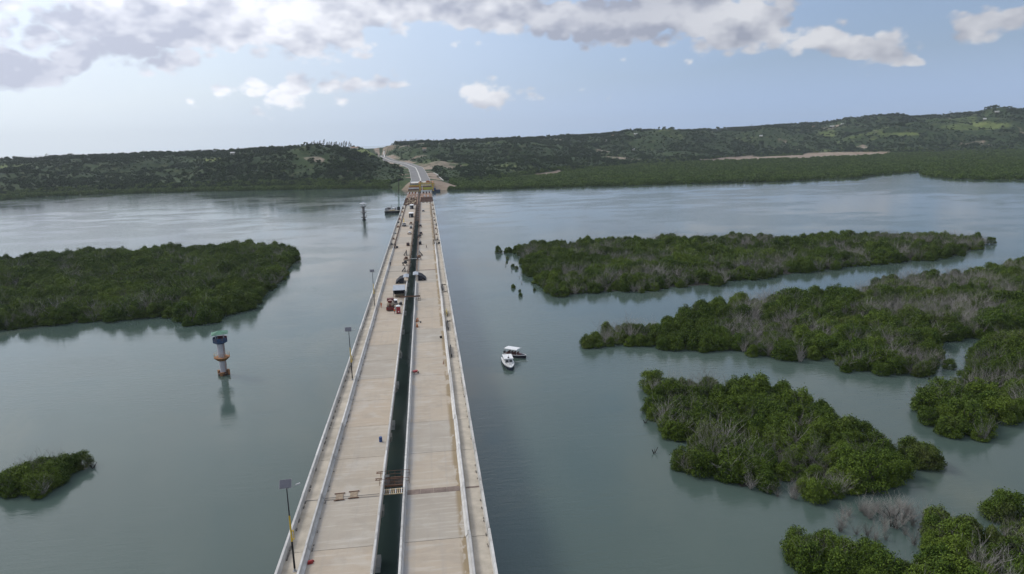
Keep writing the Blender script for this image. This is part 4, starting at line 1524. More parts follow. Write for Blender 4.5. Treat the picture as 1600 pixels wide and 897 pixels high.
hivis = mat('orange_cloth', (.60, .14, .04), .8, .15)
navy = mat('navy_cloth', (.025, .03, .06), .85, .2)
greyc = mat('grey_cloth', (.10, .10, .11), .85, .2)
person((-16.4, 226.6, DZ), .3, 'person in orange work clothes walking beside the mixer truck', hivis, hivis, yellowm)
person((-17.15, 308.2, DZ), 2.6, 'person in dark clothes standing by the left traffic barrier', navy, navy, whitem)
person((-1.3, 355.4, DZ), 1.2, 'person in dark clothes walking alone in the middle of the right deck', greyc, navy, yellowm, .0, .35)
person((5.0, 387.6, DZ + .02), -1.0, 'person in navy clothes on the right walkway behind the formwork', navy, greyc, whitem)
person((4.55, 209.3, DZ + .02), 1.6, 'person in yellow-brown clothes bending over the right traffic barrier', mat('mustard_cloth', (.34, .22, .06), .85, .2), greyc, yellowm, .9)
person((-18.9, 493, DZ + .02), .2, 'person in red overalls on the left walkway far down the bridge', mat('red_cloth', (.48, .05, .04), .85, .15), mat('red_cloth', (.48, .05, .04)), whitem)
person((-11.7, 217.0, DZ), 2.2, 'person in orange vest standing beside the red cabin', hivis, navy, whitem)
# ------------------------------------------------------------------ machines and shelters on the decks
def wheel(parent, x, y, r=.5, w=.3):
    t = MB().tube((x - w / 2, y, r), (x + w / 2, y, r), r, r, 16).build('wheel', blackm, parent)
    MB().tube((x - w / 2 - .02, y, r), (x + w / 2 + .02, y, r), r * .5, r * .5, 10).build('rim', greym, t)


# concrete mixer truck, tail to the camera
truckred = mat('truck_red', (.13, .028, .024), .55, .2, 1., dirt=(.10, .05, .04))
r = empty('mixer_truck', (-13.35, 224.6, DZ), .03, 'red concrete mixer truck with a beige drum, seen from behind', 'truck')
MB().box((0, .3, .95), (2.0, 7.0, .35)).build('chassis', darkm, r)
MB().box((0, -3.1, .85), (2.5, .5, .9)).box((0, -3.3, .45), (2.45, .15, .35)).build('tail_frame', truckred, r)
MB().box((0, 3.3, 1.75), (2.35, 1.7, 2.0), taper=.92).build('cab', truckred, r, bevel=.08)
MB().box((0, 4.17, 2.1), (2.0, .04, .8)).build('windscreen', glassm, r)
pr = [(.55, -2.7), (.85, -2.3), (1.12, -1.2), (1.15, -.1), (.95, 1.2), (.6, 1.9)]
b = MB()
rings = []
for rr, yy in pr:
    zc = 1.85 + (-yy) * .16
    rings.append([(rr * math.cos(a), yy + .1 * math.sin(a), zc + rr * math.sin(a)) for a in [2 * math.pi * i / 18 for i in range(18)]])
b.loft(rings)
b.build('drum', mat('drum_beige', (.42, .34, .26), .6, .15, .8, dirt=(.25, .18, .13)), r, smooth=True)
MB().loft([[(-.5, -3.0, 2.6), (.5, -3.0, 2.6), (.5, -2.4, 2.6), (-.5, -2.4, 2.6)], [(-.75, -3.3, 3.3), (.75, -3.3, 3.3), (.75, -2.3, 3.3), (-.75, -2.3, 3.3)]]).build('hopper', truckred, r)
MB().box((0, -3.35, 1.75), (.45, .12, 1.3), rx=.35).build('chute', truckred, r)
for s in (-1, 1):
    MB().box((s * 1.0, -3.37, .72), (.3, .03, .16)).build('tail_light', mat('lamp_red', (.5, .02, .02), .3), r)
    for y in (-2.2, -1.0, 3.0):
        wheel(r, s * 1.02, y)
# red site cabin
r = empty('portable_toilet', (-10.55, 217.6, DZ), .02, 'red portable toilet cabin with a white roof by the left median', 'portable toilet')
MB().box((0, 0, 1.2), (1.25, 1.25, 2.1)).build('body', redm, r, bevel=.04)
MB().loft([[(-.7, -.7, 2.25), (.7, -.7, 2.25), (.7, .7, 2.25), (-.7, .7, 2.25)], [(-.68, -.68, 2.38), (.68, -.68, 2.38), (.68, .68, 2.38), (-.68, .68, 2.38)], [(-.35, -.5, 2.58), (.35, -.5, 2.58), (.35, .5, 2.58), (-.35, .5, 2.58)]]).build('roof', whitem, r)
MB().box((0, -.64, 1.15), (.85, .04, 1.85)).build('door', mat('dark_red_paint', (.28, .03, .04), .5), r)
MB().box((.05, -.665, .7), (.35, .03, .35)).build('door_vent', whitem, r)
MB().box((0, 0, .08), (1.3, 1.3, .14)).build('skid', darkm, r)
# open shelter with flat pale roof
r = empty('site_shelter', (-11.1, 243.2, DZ), 0, 'site shelter with flat pale roof and dark open front on the left deck', 'shelter')
MB().box((0, 0, 3.05), (4.2, 7.2, .08), rx=.06).build('roof', tarplm, r)
for s in (-1, 1):
    for y in (-3.3, 0, 3.3):
        MB().box((s * 1.9, y, 1.45 + y * .05), (.09, .09, 2.9 + y * .1)).build('post', greym, r)
MB().box((0, 3.4, 1.5), (3.8, .06, 2.9)).build('back_sheet', tarpm, r)
for s in (-1, 1):
    MB().box((s * 1.95, .8, 1.7), (.05, 5.0, 2.4)).build('side_sheet', tarpm, r)
MB().box((0, -1.0, .5), (2.6, .8, .08)).box((-1.1, -1, .25), (.08, .7, .5)).box((1.1, -1, .25), (.08, .7, .5)).build('bench', timberm, r)
# white generator between shelter and cabin
r = empty('generator', (-12.0, 231.5, DZ), .1, 'white box generator in front of the flat roofed shelter', 'generator')
MB().box((0, 0, .85), (1.2, 2.4, 1.2)).build('housing', whitem, r, bevel=.05)
MB().box((0, -1.22, .9), (.9, .03, .7)).build('grille', darkm, r)
MB().box((0, 0, .15), (1.25, 2.5, .2)).build('skid', darkm, r)
MB().tube((.3, .6, 1.45), (.3, .6, 1.8), .06, .06, 8).build('exhaust', rustm, r)
r = empty('welding_set', (-10.2, 229.0, DZ), -.2, 'dark wheeled welding set with white bottles behind the red cabin', 'machine')
MB().box((0, 0, .6), (.8, 1.1, .7)).build('housing', darkm, r, bevel=.04)
for s in (-1, 1):
    MB().lathe([(.12, .2), (.12, 1.3), (.04, 1.45), (.04, 1.55)], (s * .2, .8, 0), 10).build('gas_bottle', whitem, r)
    MB().tube((s * .42, 0, .22), (s * .5, 0, .22), .22, .22, 10).build('wheel', blackm, r)
# tarpaulin tents over the casting edges
for nm, x, y, ox, lab in (('l', -10.9, 269, 1, 'dark tarpaulin tent leaning over the median edge of the left deck'), ('r', -4.2, 273, -1, 'dark tarpaulin tent leaning over the median edge of the right deck')):
    r = empty('tarpaulin_tent', (x, y, DZ), 0, lab, 'tent')
    rg = []
    for k in range(9):
        yy = -3.2 + 6.4 * k / 8
        sag = .18 * math.sin(k * 2.1)
        rg.append([(-ox * 2.5, yy, .02), (-ox * 2.3, yy, .55 + sag * .4), (-ox * .9, yy, 1.75 + sag), (ox * .7, yy, 2.3 + sag * .5), (ox * .75, yy, 2.25 + sag * .5), (-ox * .85, yy, 1.68 + sag), (-ox * 2.22, yy, .5 + sag * .4), (-ox * 2.4, yy, .02)])
    MB().loft(rg).build('dark_sheet', tarpm, r)
    rg = []
    for k in range(9):
        yy = -3.4 + 6.8 * k / 8
        sag = .15 * math.sin(k * 1.7 + 1)
        rg.append([(ox * .5, yy, 2.36), (ox * 1.5, yy, 2.5 + sag), (ox * 2.6, yy, 2.28 + sag), (ox * 2.6, yy, 2.24 + sag), (ox * 1.5, yy, 2.45 + sag), (ox * .5, yy, 2.31)])
    MB().loft(rg).build('pale_canopy', tarplm, r)
    for yy in (-3.15, 3.15):
        MB().loft([[(-ox * 2.3, yy - .03, .03), (ox * .6, yy - .03, .03), (ox * .6, yy - .03, 2.2), (-ox * .9, yy - .03, 1.6), (-ox * 2.2, yy - .03, .5)], [(-ox * 2.3, yy + .03, .03), (ox * .6, yy + .03, .03), (ox * .6, yy + .03, 2.2), (-ox * .9, yy + .03, 1.6), (-ox * 2.2, yy + .03, .5)]]).build('end_sheet', tarpm, r)
    for yy in (-3, 0, 3):
        MB().box((ox * .6, yy, 1.15), (.08, .08, 2.3)).build('post', greym, r)
        MB().box((ox * 1.45, yy, 2.22), (1.9, .08, .08)).build('roof_beam', greym, r)
    for k in range(3):
        MB().lathe([(.2, 0), (.22, .4), (.05, .45)], (-ox * 1.2, -3.7 + .5 * k, 0), 8).build('sand_bag', mat('sack', (.25, .2, .17), .9, .2), r)
# gangway with frame between the decks
r = empty('gangway', (-7.2, 236.2, DZ + 1.02), 0, 'grey steel gangway beam crossing the gap in front of the flat roofed shelter', 'gangway')
MB().box((-.3, 0, .1), (7.2, .7, .14)).build('walk_board', mat('dusty_steel', (.25, .21, .19), .7, .2), r)
for s in (-1, 1):
    MB().box((-.3, s * .38, .2), (7.2, .06, .3)).build('side_beam', rustm, r)
fr = MB()
for y in (-1.7, 1.7):
    fr.box((2.75, y, .0), (.08, .08, 2.0))
    fr.box((3.3, y, .0), (.08, .08, 2.0))
    fr.box((3.0, y, -.95), (1.0, .1, .08))
fr.box((2.75, 0, .95), (.08, 3.4, .08)).box((3.3, 0, .95), (.08, 3.4, .08)).box((2.75, 0, -.3), (.08, 3.4, .08))
fr.build('stair_frame', darkm, r)
tag(MB().tube((-9.2, 321, DZ + .55), (-4.9, 321.4, DZ + .6), .11, .11, 8).build('pipe_brace', whitem), 'pale pipe laid straight across the gap beyond the tents', 'pipe')

# machines in a row along the open edges
def mixer(loc, rz, lab, m):
    r = empty('concrete_mixer', loc, rz, lab, 'mixer')
    MB().lathe([(.25, -.5), (.55, -.2), (.58, .15), (.3, .6), (.28, .62)], (0, 0, 1.15), 12).build('drum', m, r)
    for s in (-1, 1):
        MB().path([(s * .65, 0, 1.2), (s * .5, -.5, 0.05), (s * .5, .5, .05), (s * .65, 0, 1.2)], .045, 5).build('frame', rustm, r)
        MB().tube((s * .6, .5, .25), (s * .7, .5, .25), .25, .25, 10).build('wheel', blackm, r)
    MB().box((-.85, 0, 1.0), (.4, .5, .5)).build('motor', darkm, r)


def trolley(loc, rz, lab, m):
    r = empty('tool_trolley', loc, rz, lab, 'trolley')
    MB().box((0, 0, .55), (1.3, 2.4, .1)).build('bed', rustm, r)
    MB().box((.1, .3, .95), (.9, 1.3, .7)).build('tool_chest', m, r, bevel=.03)
    MB().path([(-.6, -1.2, .55), (-.6, -1.5, 1.4), (.6, -1.5, 1.4), (.6, -1.2, .55)], .04, 5).build('push_bar', darkm, r)
    for s in (-1, 1):
        for y in (-.8, .8):
            MB().tube((s * .66, y, .25), (s * .76, y, .25), .25, .25, 10).build('wheel', blackm, r)


def form_stand(loc, rz, lab, m, h=1.7):
    r = empty('formwork_stand', loc, rz, lab, 'formwork')
    MB().box((0, 0, .7), (.16, 2.8, 1.1)).build('form_face', m, r)
    for y in (-1.2, 0, 1.2):
        MB().path([(0, y, h), (0, y, 0), (-1.0, y, 0), (0, y, h * .8)], .06, 5).build('strut_frame', darkm, r)


def generator_small(loc, rz, lab, m):
    r = empty('generator', loc, rz, lab, 'generator')
    MB().box((0, 0, .75), (1.1, 2.0, 1.0)).build('housing', m, r, bevel=.05)
    MB().box((0, -1.02, .8), (.8, .03, .6)).build('grille', darkm, r)
    MB().box((0, 0, .16), (1.2, 2.2, .14)).build('skid', rustm, r)
    MB().tube((.25, .5, 1.24), (.25, .5, 1.6), .05, .05, 6).build('exhaust', darkm, r)


form_stand((-10.4, 292, DZ), 0, 'dark formwork stand at the left median just past the deck joint', darkm)
mixer((-10.6, 306.3, DZ), .4, 'dark concrete mixer at the left median between two formwork stands', darkm)
trolley((-10.7, 320.5, DZ), .1, 'rusty tool trolley at the left median beside the pale pipe', rustm)
form_stand((-10.8, 335.5, DZ), .1, 'dark propped formwork at the left median beyond the pale pipe', darkm, 2.0)
generator_small((-10.8, 367.5, DZ), .1, 'brown generator at the left median well past the tents', mat('brown_paint', (.11, .06, .045), .6, .2))
trolley((-10.9, 415, DZ), .2, 'white topped trolley at the left median halfway to the far end', whitem)
mixer((-4.7, 320.5, DZ), .2, 'rusty mixer at the right median beside the pale pipe', rustm)
form_stand((-4.6, 333.5, DZ), 3.14, 'grey propped formwork at the right median beyond the pale pipe', greym)
generator_small((-4.6, 370.5, DZ), 0, 'dark small generator at the right median well past the tents', darkm)
mixer((-4.7, 397, DZ), .9, 'dark mixer at the right median near the trolley with tarpaulin', darkm)
trolley((-4.5, 410.5, DZ), -.2, 'trolley with dark tarpaulin chest at the right median', tarpm)
trolley((-4.9, 449, DZ), .1, 'dark trolley at the right median opposite the crane lorry', darkm)
generator_small((-10.6, 444, DZ), .1, 'grey generator at the left median opposite the crane lorry', greym)
trolley((-11.0, 466, DZ), .1, 'brown trolley at the left median short of the far cabins', plym)
for o in bpy.data.objects:
    if o.parent is None and o.name.split('.')[0] in ('concrete_mixer', 'tool_trolley', 'formwork_stand') or (o.parent is None and o.name.startswith('generator.')):
        o.scale = (1.35, 1.35, 1.25)
# formwork carriages straddling the traffic barriers
for x, y, lab in ((-18.0, 361, 'dark formwork carriage straddling the end of the left traffic barrier'), (3.45, 370, 'dark formwork carriage straddling the end of the right traffic barrier')):
    r = empty('formwork_carriage', (x, y, DZ), 0, lab, 'formwork')
    for yy in (-1.6, 1.6):
        MB().path([(-1.3, yy, .05), (-1.1, yy, 2.0), (1.1, yy, 2.0), (1.3, yy, .05)], .1, 6).build('portal_frame', darkm, r)
    for s in (-1, 1):
        MB().box((s * .6, 0, .75), (.12, 3.8, 1.2)).build('side_form', darkm if s < 0 else mat('brown_paint', (.11, .06, .045)), r)
        MB().box((s * 1.1, 0, 2.1), (.15, 3.4, .2)).build('long_beam', darkm, r)
        MB().tube((s * 1.3, -1.6, .14), (s * 1.42, -1.6, .14), .14, .14, 8).build('castor', blackm, r)
        MB().tube((s * 1.3, 1.6, .14), (s * 1.42, 1.6, .14), .14, .14, 8).build('castor', blackm, r)
    MB().box((1.9, .3, .45), (.9, 1.2, .9)).build('tool_box', darkm, r)
# yellow form panels and loose poles on the right walkway
r = empty('yellow_form_panel', (4.35, 213.5, DZ + .02), .03, 'yellowish form panel leaning on the right traffic barrier', 'form panel')
MB().box((0, 0, .5), (.1, 6.5, .95), ry=.25).build('panel', mat('dull_yellow', (.42, .36, .17), .7, .2), r)
for y in (-2.5, 0, 2.5):
    MB().box((.16, y, .45), (.08, .1, .9), ry=.25).build('batten', timberm, r)
for k, (x, y, rz) in enumerate(((4.6, 246, .5), (4.7, 203.5, .9), (4.55, 259, .3))):
    b = MB()
    b.tube((-1.1, 0, .08), (1.1, .3, .1), .06, .06, 6).tube((-.9, .3, .18), (1.2, .1, .2), .05, .05, 6).tube((-.6, -.2, .07), (1.0, -.5, .07), .05, .05, 6)
    tag(b.build('scaffold_poles', darkm, None, (x, y, DZ + .02), rz), 'bundle of dark scaffold poles on the right walkway, %s of three' % ('middle one', 'nearest', 'farthest')[k], 'poles')
for k, (x, y) in enumerate(((3.66, 198, ), (3.66, 172), (3.62, 253))):
    b = MB().box((0, 0, .45), (.10, 9.5, .85)).box((.12, -4, .4), (.2, .12, .8)).box((.12, 4, .4), (.2, .12, .8))
    tag(b.build('form_panel', darkm, None, (x + .45, y, DZ + .03)), 'long dark form panel behind the right traffic barrier, %s of three' % ('middle one', 'nearest', 'farthest')[k], 'form panel')
# small bolts and starter stubs along the right walkway
b = MB()
for y in np.cumsum(rng.exponential(3.4, 170)) + 70:
    if y > 640:
        break
    x = 5.66 + random.uniform(-.05, .03)
    b.box((x, y + random.uniform(-.4, .4), DZ + .16), (.14, random.uniform(.1, .6), random.uniform(.05, .2)))
    if y > 375 and random.random() < .6:
        b.box((x - .6 * random.random(), y, DZ + .5), (.2, .3, .95))
tag(b.build('anchor_stubs', mat('grey_mortar', (.16, .15, .135), .9, .2), RB), None, None, None, 'stuff')
b = MB()
for y in np.cumsum(rng.exponential(3.2, 120)) + 70:
    if y > 350:
        break
    b.box((-20.22 + random.uniform(-.04, .05), y + random.uniform(-.6, .6), DZ + .1), (.16, random.uniform(.2, .9), random.uniform(.1, .22)))
    b.box((-17.38 + random.uniform(-.0, .12), y + random.uniform(-.9, .9), DZ + .05), (.14, random.uniform(.15, .6), random.uniform(.06, .14)))
tag(b.build('mortar_crumbs', mat('grey_mortar', (.16, .15, .135), .9, .2), LB), None, None, None, 'stuff')
# heaps on the far left walkway
for k in range(9):
    y = 372 + k * 26 + random.uniform(-6, 6)
    b = MB().box((0, 0, .45), (1.0, 2.6, .9), taper=.8).box((.2, 1.7, .3), (.7, .8, .6)).tube((-.3, -1.6, .1), (.4, 1.9, 1.2), .07, .07, 5)
    tag(b.build('formwork_pile', (darkm, rustm, greym, plym)[k % 4], None, (-19.4 + random.uniform(-.3, .3), y, DZ + .02), random.uniform(-.3, .3)), 'pile of formwork pieces on the far left walkway', 'pile', 'formwork piles on the far left walkway')
for k in range(11):
    y = 388 + k * 23 + random.uniform(-6, 6)
    b = MB().box((0, 0, .35), (.7, 1.6, .7), taper=.8).tube((-.2, -1.0, .1), (.2, .9, 1.3), .07, .07, 5)
    tag(b.build('formwork_pile', (darkm, rustm, plym, greym)[k % 4], None, (4.8 + random.uniform(-.3, .3), y, DZ + .02), random.uniform(-.3, .3)), 'pile of formwork pieces on the far right walkway', 'pile', 'formwork piles on the far right walkway')

# crane lorry
r = empty('crane_lorry', (-15.3, 459.5, DZ), .05, 'yellow crane lorry parked far along the left deck', 'lorry')
MB().box((0, 0, .9), (2.4, 7.5, .3)).build('chassis', darkm, r)
MB().box((0, -2.9, 1.6), (2.4, 1.6, 1.6), taper=.9).build('cab', whitem, r, bevel=.08)
MB().box((0, -3.66, 1.8), (2.0, .05, .7)).build('windscreen', glassm, r)
MB().box((0, 1.2, 1.25), (2.4, 4.8, .4)).build('flatbed', darkm, r)
cr = MB().box((0, -1.2, 1.9), (.8, .8, 1.7)).build('crane_base', yellowm, r)
MB().tube((0, -1.2, 2.6), (0, 2.2, 4.4), .28, .2, 8).tube((0, 2.2, 4.4), (0, -.5, 5.2), .2, .14, 8).build('crane_arm', yellowm, cr)
for s in (-1, 1):
    for y in (-2.6, 1.6, 2.8):
        wheel(r, s * 1.0, y)
# cabins with pale roofs and the car
for k, (x, y, w_, l_, lab) in enumerate(((-11.6, 515, 3.6, 7.5, 'white roofed site cabin with dark walls, nearer of two by the far gap'), (-12.4, 583, 3.4, 8.0, 'white roofed site cabin with dark walls, farther of two by the far gap'))):
    r = empty('site_cabin', (x, y, DZ), 0, lab, 'cabin')
    MB().box((0, 0, 1.5), (w_ - .5, l_ - .6, 2.7)).build('wall', tarpm, r)
    MB().loft([[(-w_ / 2, -l_ / 2, 2.9), (w_ / 2, -l_ / 2, 2.9), (w_ / 2, l_ / 2, 2.9), (-w_ / 2, l_ / 2, 2.9)], [(-w_ / 2, -l_ / 2, 3.0), (w_ / 2, -l_ / 2, 3.0), (w_ / 2, l_ / 2, 3.0), (-w_ / 2, l_ / 2, 3.0)], [(-w_ / 4, -l_ / 2.4, 3.3), (w_ / 4, -l_ / 2.4, 3.3), (w_ / 4, l_ / 2.4, 3.3), (-w_ / 4, l_ / 2.4, 3.3)]]).build('roof', whitem, r)
    MB().box((-.7, -l_ / 2 + .28, 1.2), (.85, .06, 2.0)).build('door', greym, r)
    MB().box((.7, -l_ / 2 + .28, 1.7), (.8, .05, .7)).build('window', glassm, r)
    MB().box((0, 0, .08), (w_ - .3, l_ - .3, .14)).build('skid', rustm, r)
r = empty('parked_car', (-3.0, 554, DZ), .05, 'small silver car parked on the far right deck', 'car')
MB().loft([[(-.85, -2.0, .3), (.85, -2.0, .3), (.85, 2.0, .3), (-.85, 2.0, .3)], [(-.88, -2.1, .75), (.88, -2.1, .75), (.88, 2.1, .7), (-.88, 2.1, .7)], [(-.8, -2.0, .95), (.8, -2.0, .95), (.8, 2.0, .9), (-.8, 2.0, .9)]]).build('body', greym, r, bevel=.05)
MB().loft([[(-.78, -1.9, .93), (.78, -1.9, .93), (.78, .9, .93), (-.78, .9, .93)], [(-.66, -1.5, 1.45), (.66, -1.5, 1.45), (.66, .2, 1.45), (-.66, .2, 1.45)]]).build('window', glassm, r)
MB().box((0, -.65, 1.47), (1.32, 1.7, .05)).build('roof', whitem, r)
for s in (-1, 1):
    for y in (-1.3, 1.3):
        wheel(r, s * .82, y, .31, .2)

# ------------------------------------------------------------------ towers in the water
def oct_ring(r, z, n=8, ph=.39):
    return [(r * math.cos(ph + 2 * math.pi * i / n), r * math.sin(ph + 2 * math.pi * i / n), z) for i in range(n)]


def railing(parent, R0, z, m, n=8, h=1.1):
    p = oct_ring(R0, z, n)
    for i in range(n):
        MB().path([p[i], (p[i][0], p[i][1], z + h)], .045, 5).build('rail_post', m, parent)
    b = MB()
    for hh in (h * .55, h):
        for i in range(n):
            a, c = p[i], p[(i + 1) % n]
            b.tube((a[0], a[1], z + hh), (c[0], c[1], z + hh), .035, .035, 5)
    b.build('rail', m, parent)


lilac = mat('weathered_white', (.50, .49, .53), .7, .12, .5, dirt=(.30, .24, .22))
rustor = mat('orange_rust', (.33, .16, .07), .8, .25, .9, dirt=(.22, .10, .05))
r = empty('navigation_tower', (-60.9, 203.7, 0), .25, 'tall white column tower with green roof and rusty platforms, left of the bridge', 'tower')
MB().lathe([(.92, -4), (.92, 5.3), (1.02, 5.35), (1.02, 10.0)], n=20).build('column', lilac, r, smooth=False)
ft_ = MB().lathe([(1.0, -1), (1.55, .1), (1.6, .5), (1.0, .9)], n=12).build('foot_collar', mat('dark_rust', (.12, .06, .045), .85, .3), r)
MB().box((1.35, -.4, .8), (.5, .9, 1.5), rz=.3).box((-1.3, .5, .7), (.5, .9, 1.3), rz=.3).box((-.4, -1.3, .5), (1.2, .4, 1.0)).build('fender', rustor, ft_)
mp = MB().loft([oct_ring(1.3, 4.35), oct_ring(2.1, 5.1), oct_ring(2.3, 5.2), oct_ring(2.3, 5.35)]).build('middle_platform', rustor, r)
railing(mp, 2.2, 5.35, mat('pale_orange', (.5, .33, .17), .7, .2))
tp = MB().loft([oct_ring(1.1, 9.3), oct_ring(1.9, 9.75), oct_ring(2.1, 9.85), oct_ring(2.1, 10.0)]).build('top_platform', mat('dull_blue', (.045, .085, .17), .7, .25, dirt=(.12, .09, .09)), r)
p = oct_ring(2.05, 10.0)
for i in range(8):
    a, c = Vector(p[i]), Vector(p[(i + 1) % 8])
    mcol = mat('dull_blue', (.05, .1, .2)) if i in (2, 3, 4, 5, 6) else mat('maroon_panel', (.20, .06, .07), .7, .2)
    mid = (a + c) / 2
    MB().box((mid.x, mid.y, 10.6), ((c - a).length * .96, .06, 1.1), rz=math.atan2(c.y - a.y, c.x - a.x)).build('guard_panel', mcol, tp)
for sx_ in (-1, 1):
    for sy_ in (-1, 1):
        MB().box((sx_ * 1.1, sy_ * 1.1, 11.15), (.12, .12, 2.3)).build('roof_post', lilac, r)
    MB().box((sx_ * 1.1, 0, 12.2), (.1, 2.2, .1)).build('roof_beam', lilac, r)
rf = MB()
rf.loft([[(-2.2, -2.0, 12.25), (2.3, -2.0, 12.45), (2.3, 2.0, 12.45), (-2.2, 2.0, 12.25)], [(-2.2, -2.0, 12.31), (2.3, -2.0, 12.51), (2.3, 2.0, 12.51), (-2.2, 2.0, 12.31)], [(-.3, -.25, 13.05), (.3, -.25, 13.05), (.3, .25, 13.05), (-.3, .25, 13.05)]])
rf.build('roof', greenm, r)
MB().tube((.98, -.75, .6), (1.0, -.75, 9.6), .05, .05, 5).tube((.7, -1.0, .6), (.72, -1.0, 9.6), .05, .05, 5).build('ladder', rustor, r)
r = empty('navigation_tower', (-54.8, 623, 0), .1, 'grey column tower far off, left of the crane barge', 'tower')
greyt = mat('far_grey_paint', (.20, .19, .19), .7, .3, .5, dirt=(.13, .09, .07))
MB().lathe([(1.05, -4), (1.05, 12.0)], n=16).build('column', greyt, r)
MB().lathe([(1.2, 0), (1.7, .2), (1.7, .8), (1.1, 1.0)], n=12).build('foot_collar', darkm, r)
for z, nm in ((2.6, 'lower_platform'), (6.8, 'middle_platform'), (11.6, 'top_platform')):
    pl = MB().loft([oct_ring(1.2, z - .7), oct_ring(2.9, z), oct_ring(2.9, z + .3)]).build(nm, greyt, r)
    railing(pl, 2.8, z + .3, greyt)
MB().loft([oct_ring(3.2, 14.2), oct_ring(3.2, 14.5), oct_ring(.6, 15.2)]).build('roof', mat('pale_grey_roof', (.42, .43, .45), .6, .15), r)
for i in range(4):
    a = i * math.pi / 2 + .78
    MB().box((1.6 * math.cos(a), 1.6 * math.sin(a), 13.0), (.15, .15, 2.5)).build('roof_post', greyt, r)

# ------------------------------------------------------------------ boats
def hull(L, B, H, z0=-.35, fine=.12, n=15, sheer=.35):
    """rings from stern to bow along +y"""
    rings = []
    for i in range(n):
        t = i / (n - 1)
        w = B / 2 * (1 - (max(0, (t - .45) / .55)) ** 2.3 * (1 - fine)) * (.9 + .1 * min(1, t * 4))
        if i == n - 1:
            w = .04
        y = -L / 2 + L * t
        sh_ = H + sheer * max(0, t - .35) ** 1.6
        rings.append([(-w * .35, y - .35 * t, z0), (w * .35, y - .35 * t, z0), (w * .82, y - .1 * t, z0 + .3), (w, y, sh_), (-w, y, sh_), (-w * .82, y - .1 * t, z0 + .3)])
    return rings


r = empty('cabin_boat', (21.2, 195.2, 0), math.pi + .02, 'white cabin boat with flat roof, bow towards the camera, beside the canopy boat', 'boat')
rg = hull(10.5, 3.3, .95)
MB().loft(rg).build('hull', whitem, r)
MB().loft([[(p[0] * 1.03, p[1], p[2] - .12) for p in (g_[5], g_[2])] + [(g_[3][0] * 1.04, g_[3][1], g_[3][2] - .28), (g_[4][0] * 1.04, g_[4][1], g_[4][2] - .28)] for g_ in [[q2 for q2 in r_] for r_ in rg]][::1]).build('boot_stripe', mat('dark_blue_stripe', (.03, .04, .07), .5), r)
cab_ = MB().loft([[(-1.2, -2.8, .9), (1.2, -2.8, .9), (1.2, 1.6, .9), (-1.2, 1.6, .9)], [(-1.12, -2.8, 2.2), (1.12, -2.8, 2.2), (1.1, .9, 2.25), (-1.1, .9, 2.25)]]).build('cabin', whitem, r)
MB().box((0, -1.1, 2.32), (2.75, 4.6, .1)).build('roof', whitem, r, bevel=.03)
for s in (-1, 1):
    MB().box((s * .55, 1.31, 1.68), (.85, .05, .62), rx=.5).build('windscreen', glassm, cab_)
    for y in (-2.0, -.6):
        MB().box((s * 1.165, y, 1.65), (.05, 1.05, .5)).build('side_window', glassm, cab_)
MB().loft([[(-.9, 1.7, 1.0), (.9, 1.7, 1.0), (.35, 4.0, 1.12), (-.35, 4.0, 1.12)], [(-.75, 1.7, 1.28), (.75, 1.7, 1.28), (.28, 3.7, 1.3), (-.28, 3.7, 1.3)]]).build('foredeck', whitem, r)
MB().box((0, 3.0, 1.33), (.5, .5, .06)).build('hatch', darkm, r)
MB().tube((0, .6, 2.35), (0, .5, 3.3), .05, .03, 6).box((0, .55, 2.6), (.5, .2, .25)).build('mast', darkm, r)
b = MB()
for s in (-1, 1):
    b.path([(s * 1.5, 1.5, 1.05), (s * 1.45, 1.6, 1.65), (s * .9, 4.0, 1.75), (0, 4.9, 1.8)], .03, 5)
    b.path([(s * .9, 4.0, 1.2), (s * .9, 4.0, 1.75)], .03, 5)
b.build('bow_rail', greym, r)
MB().box((0, -4.6, .98), (2.4, 1.0, .08)).build('stern_deck', greym, r)
r = empty('canopy_boat', (24.3, 203.2, 0), -2.25, 'open passenger boat with a white canopy and dark hull, behind the cabin boat', 'boat')
rg = hull(7.6, 2.7, .8)
MB().loft(rg).build('hull', mat('dark_hull', (.03, .033, .045), .5, .2), r)
b = MB()
for s in (3, 4):
    for a, c in zip(rg[:-1], rg[1:]):
        b.tube(a[s], c[s], .09, .09, 5)
b.build('gunwale', whitem, r)
MB().box((0, -.5, .86), (2.1, 5.2, .05)).build('floor', mat('maroon_floor', (.13, .05, .045), .7, .3), r)
for y in (-2.5, -1.5, -.5, .5):
    MB().box((0, y, 1.12), (2.0, .45, .08)).box((0, y + .2, 1.35), (2.0, .06, .45)).build('bench', mat('brown_seat', (.16, .09, .07), .7, .3), r)
MB().loft([[(-1.4, -3.2, 2.45), (1.4, -3.2, 2.45), (1.4, 1.3, 2.45), (-1.4, 1.3, 2.45)], [(-1.4, -3.2, 2.55), (1.4, -3.2, 2.55), (1.4, 1.3, 2.55), (-1.4, 1.3, 2.55)], [(-.8, -3.1, 2.7), (.8, -3.1, 2.7), (.8, 1.2, 2.7), (-.8, 1.2, 2.7)]]).build('canopy', whitem, r)
for s in (-1, 1):
    for y in (-3.0, -.9, 1.1):
        MB().box((s * 1.1, y, 1.65), (.07, .07, 1.7)).build('canopy_post', whitem, r)
MB().box((0, -3.9, .9), (.5, .5, .9)).build('outboard_motor', darkm, r)
tag(MB().tube((-.0, 0, .05), (2.4, .5, .12), .05, .05, 5).tube((2.4, .5, .12), (4.6, .3, .05), .05, .05, 5).build('mooring_line', whitem, None, (22.9, 197.6, 0)), 'pale mooring line floating off the cabin boat', 'rope')

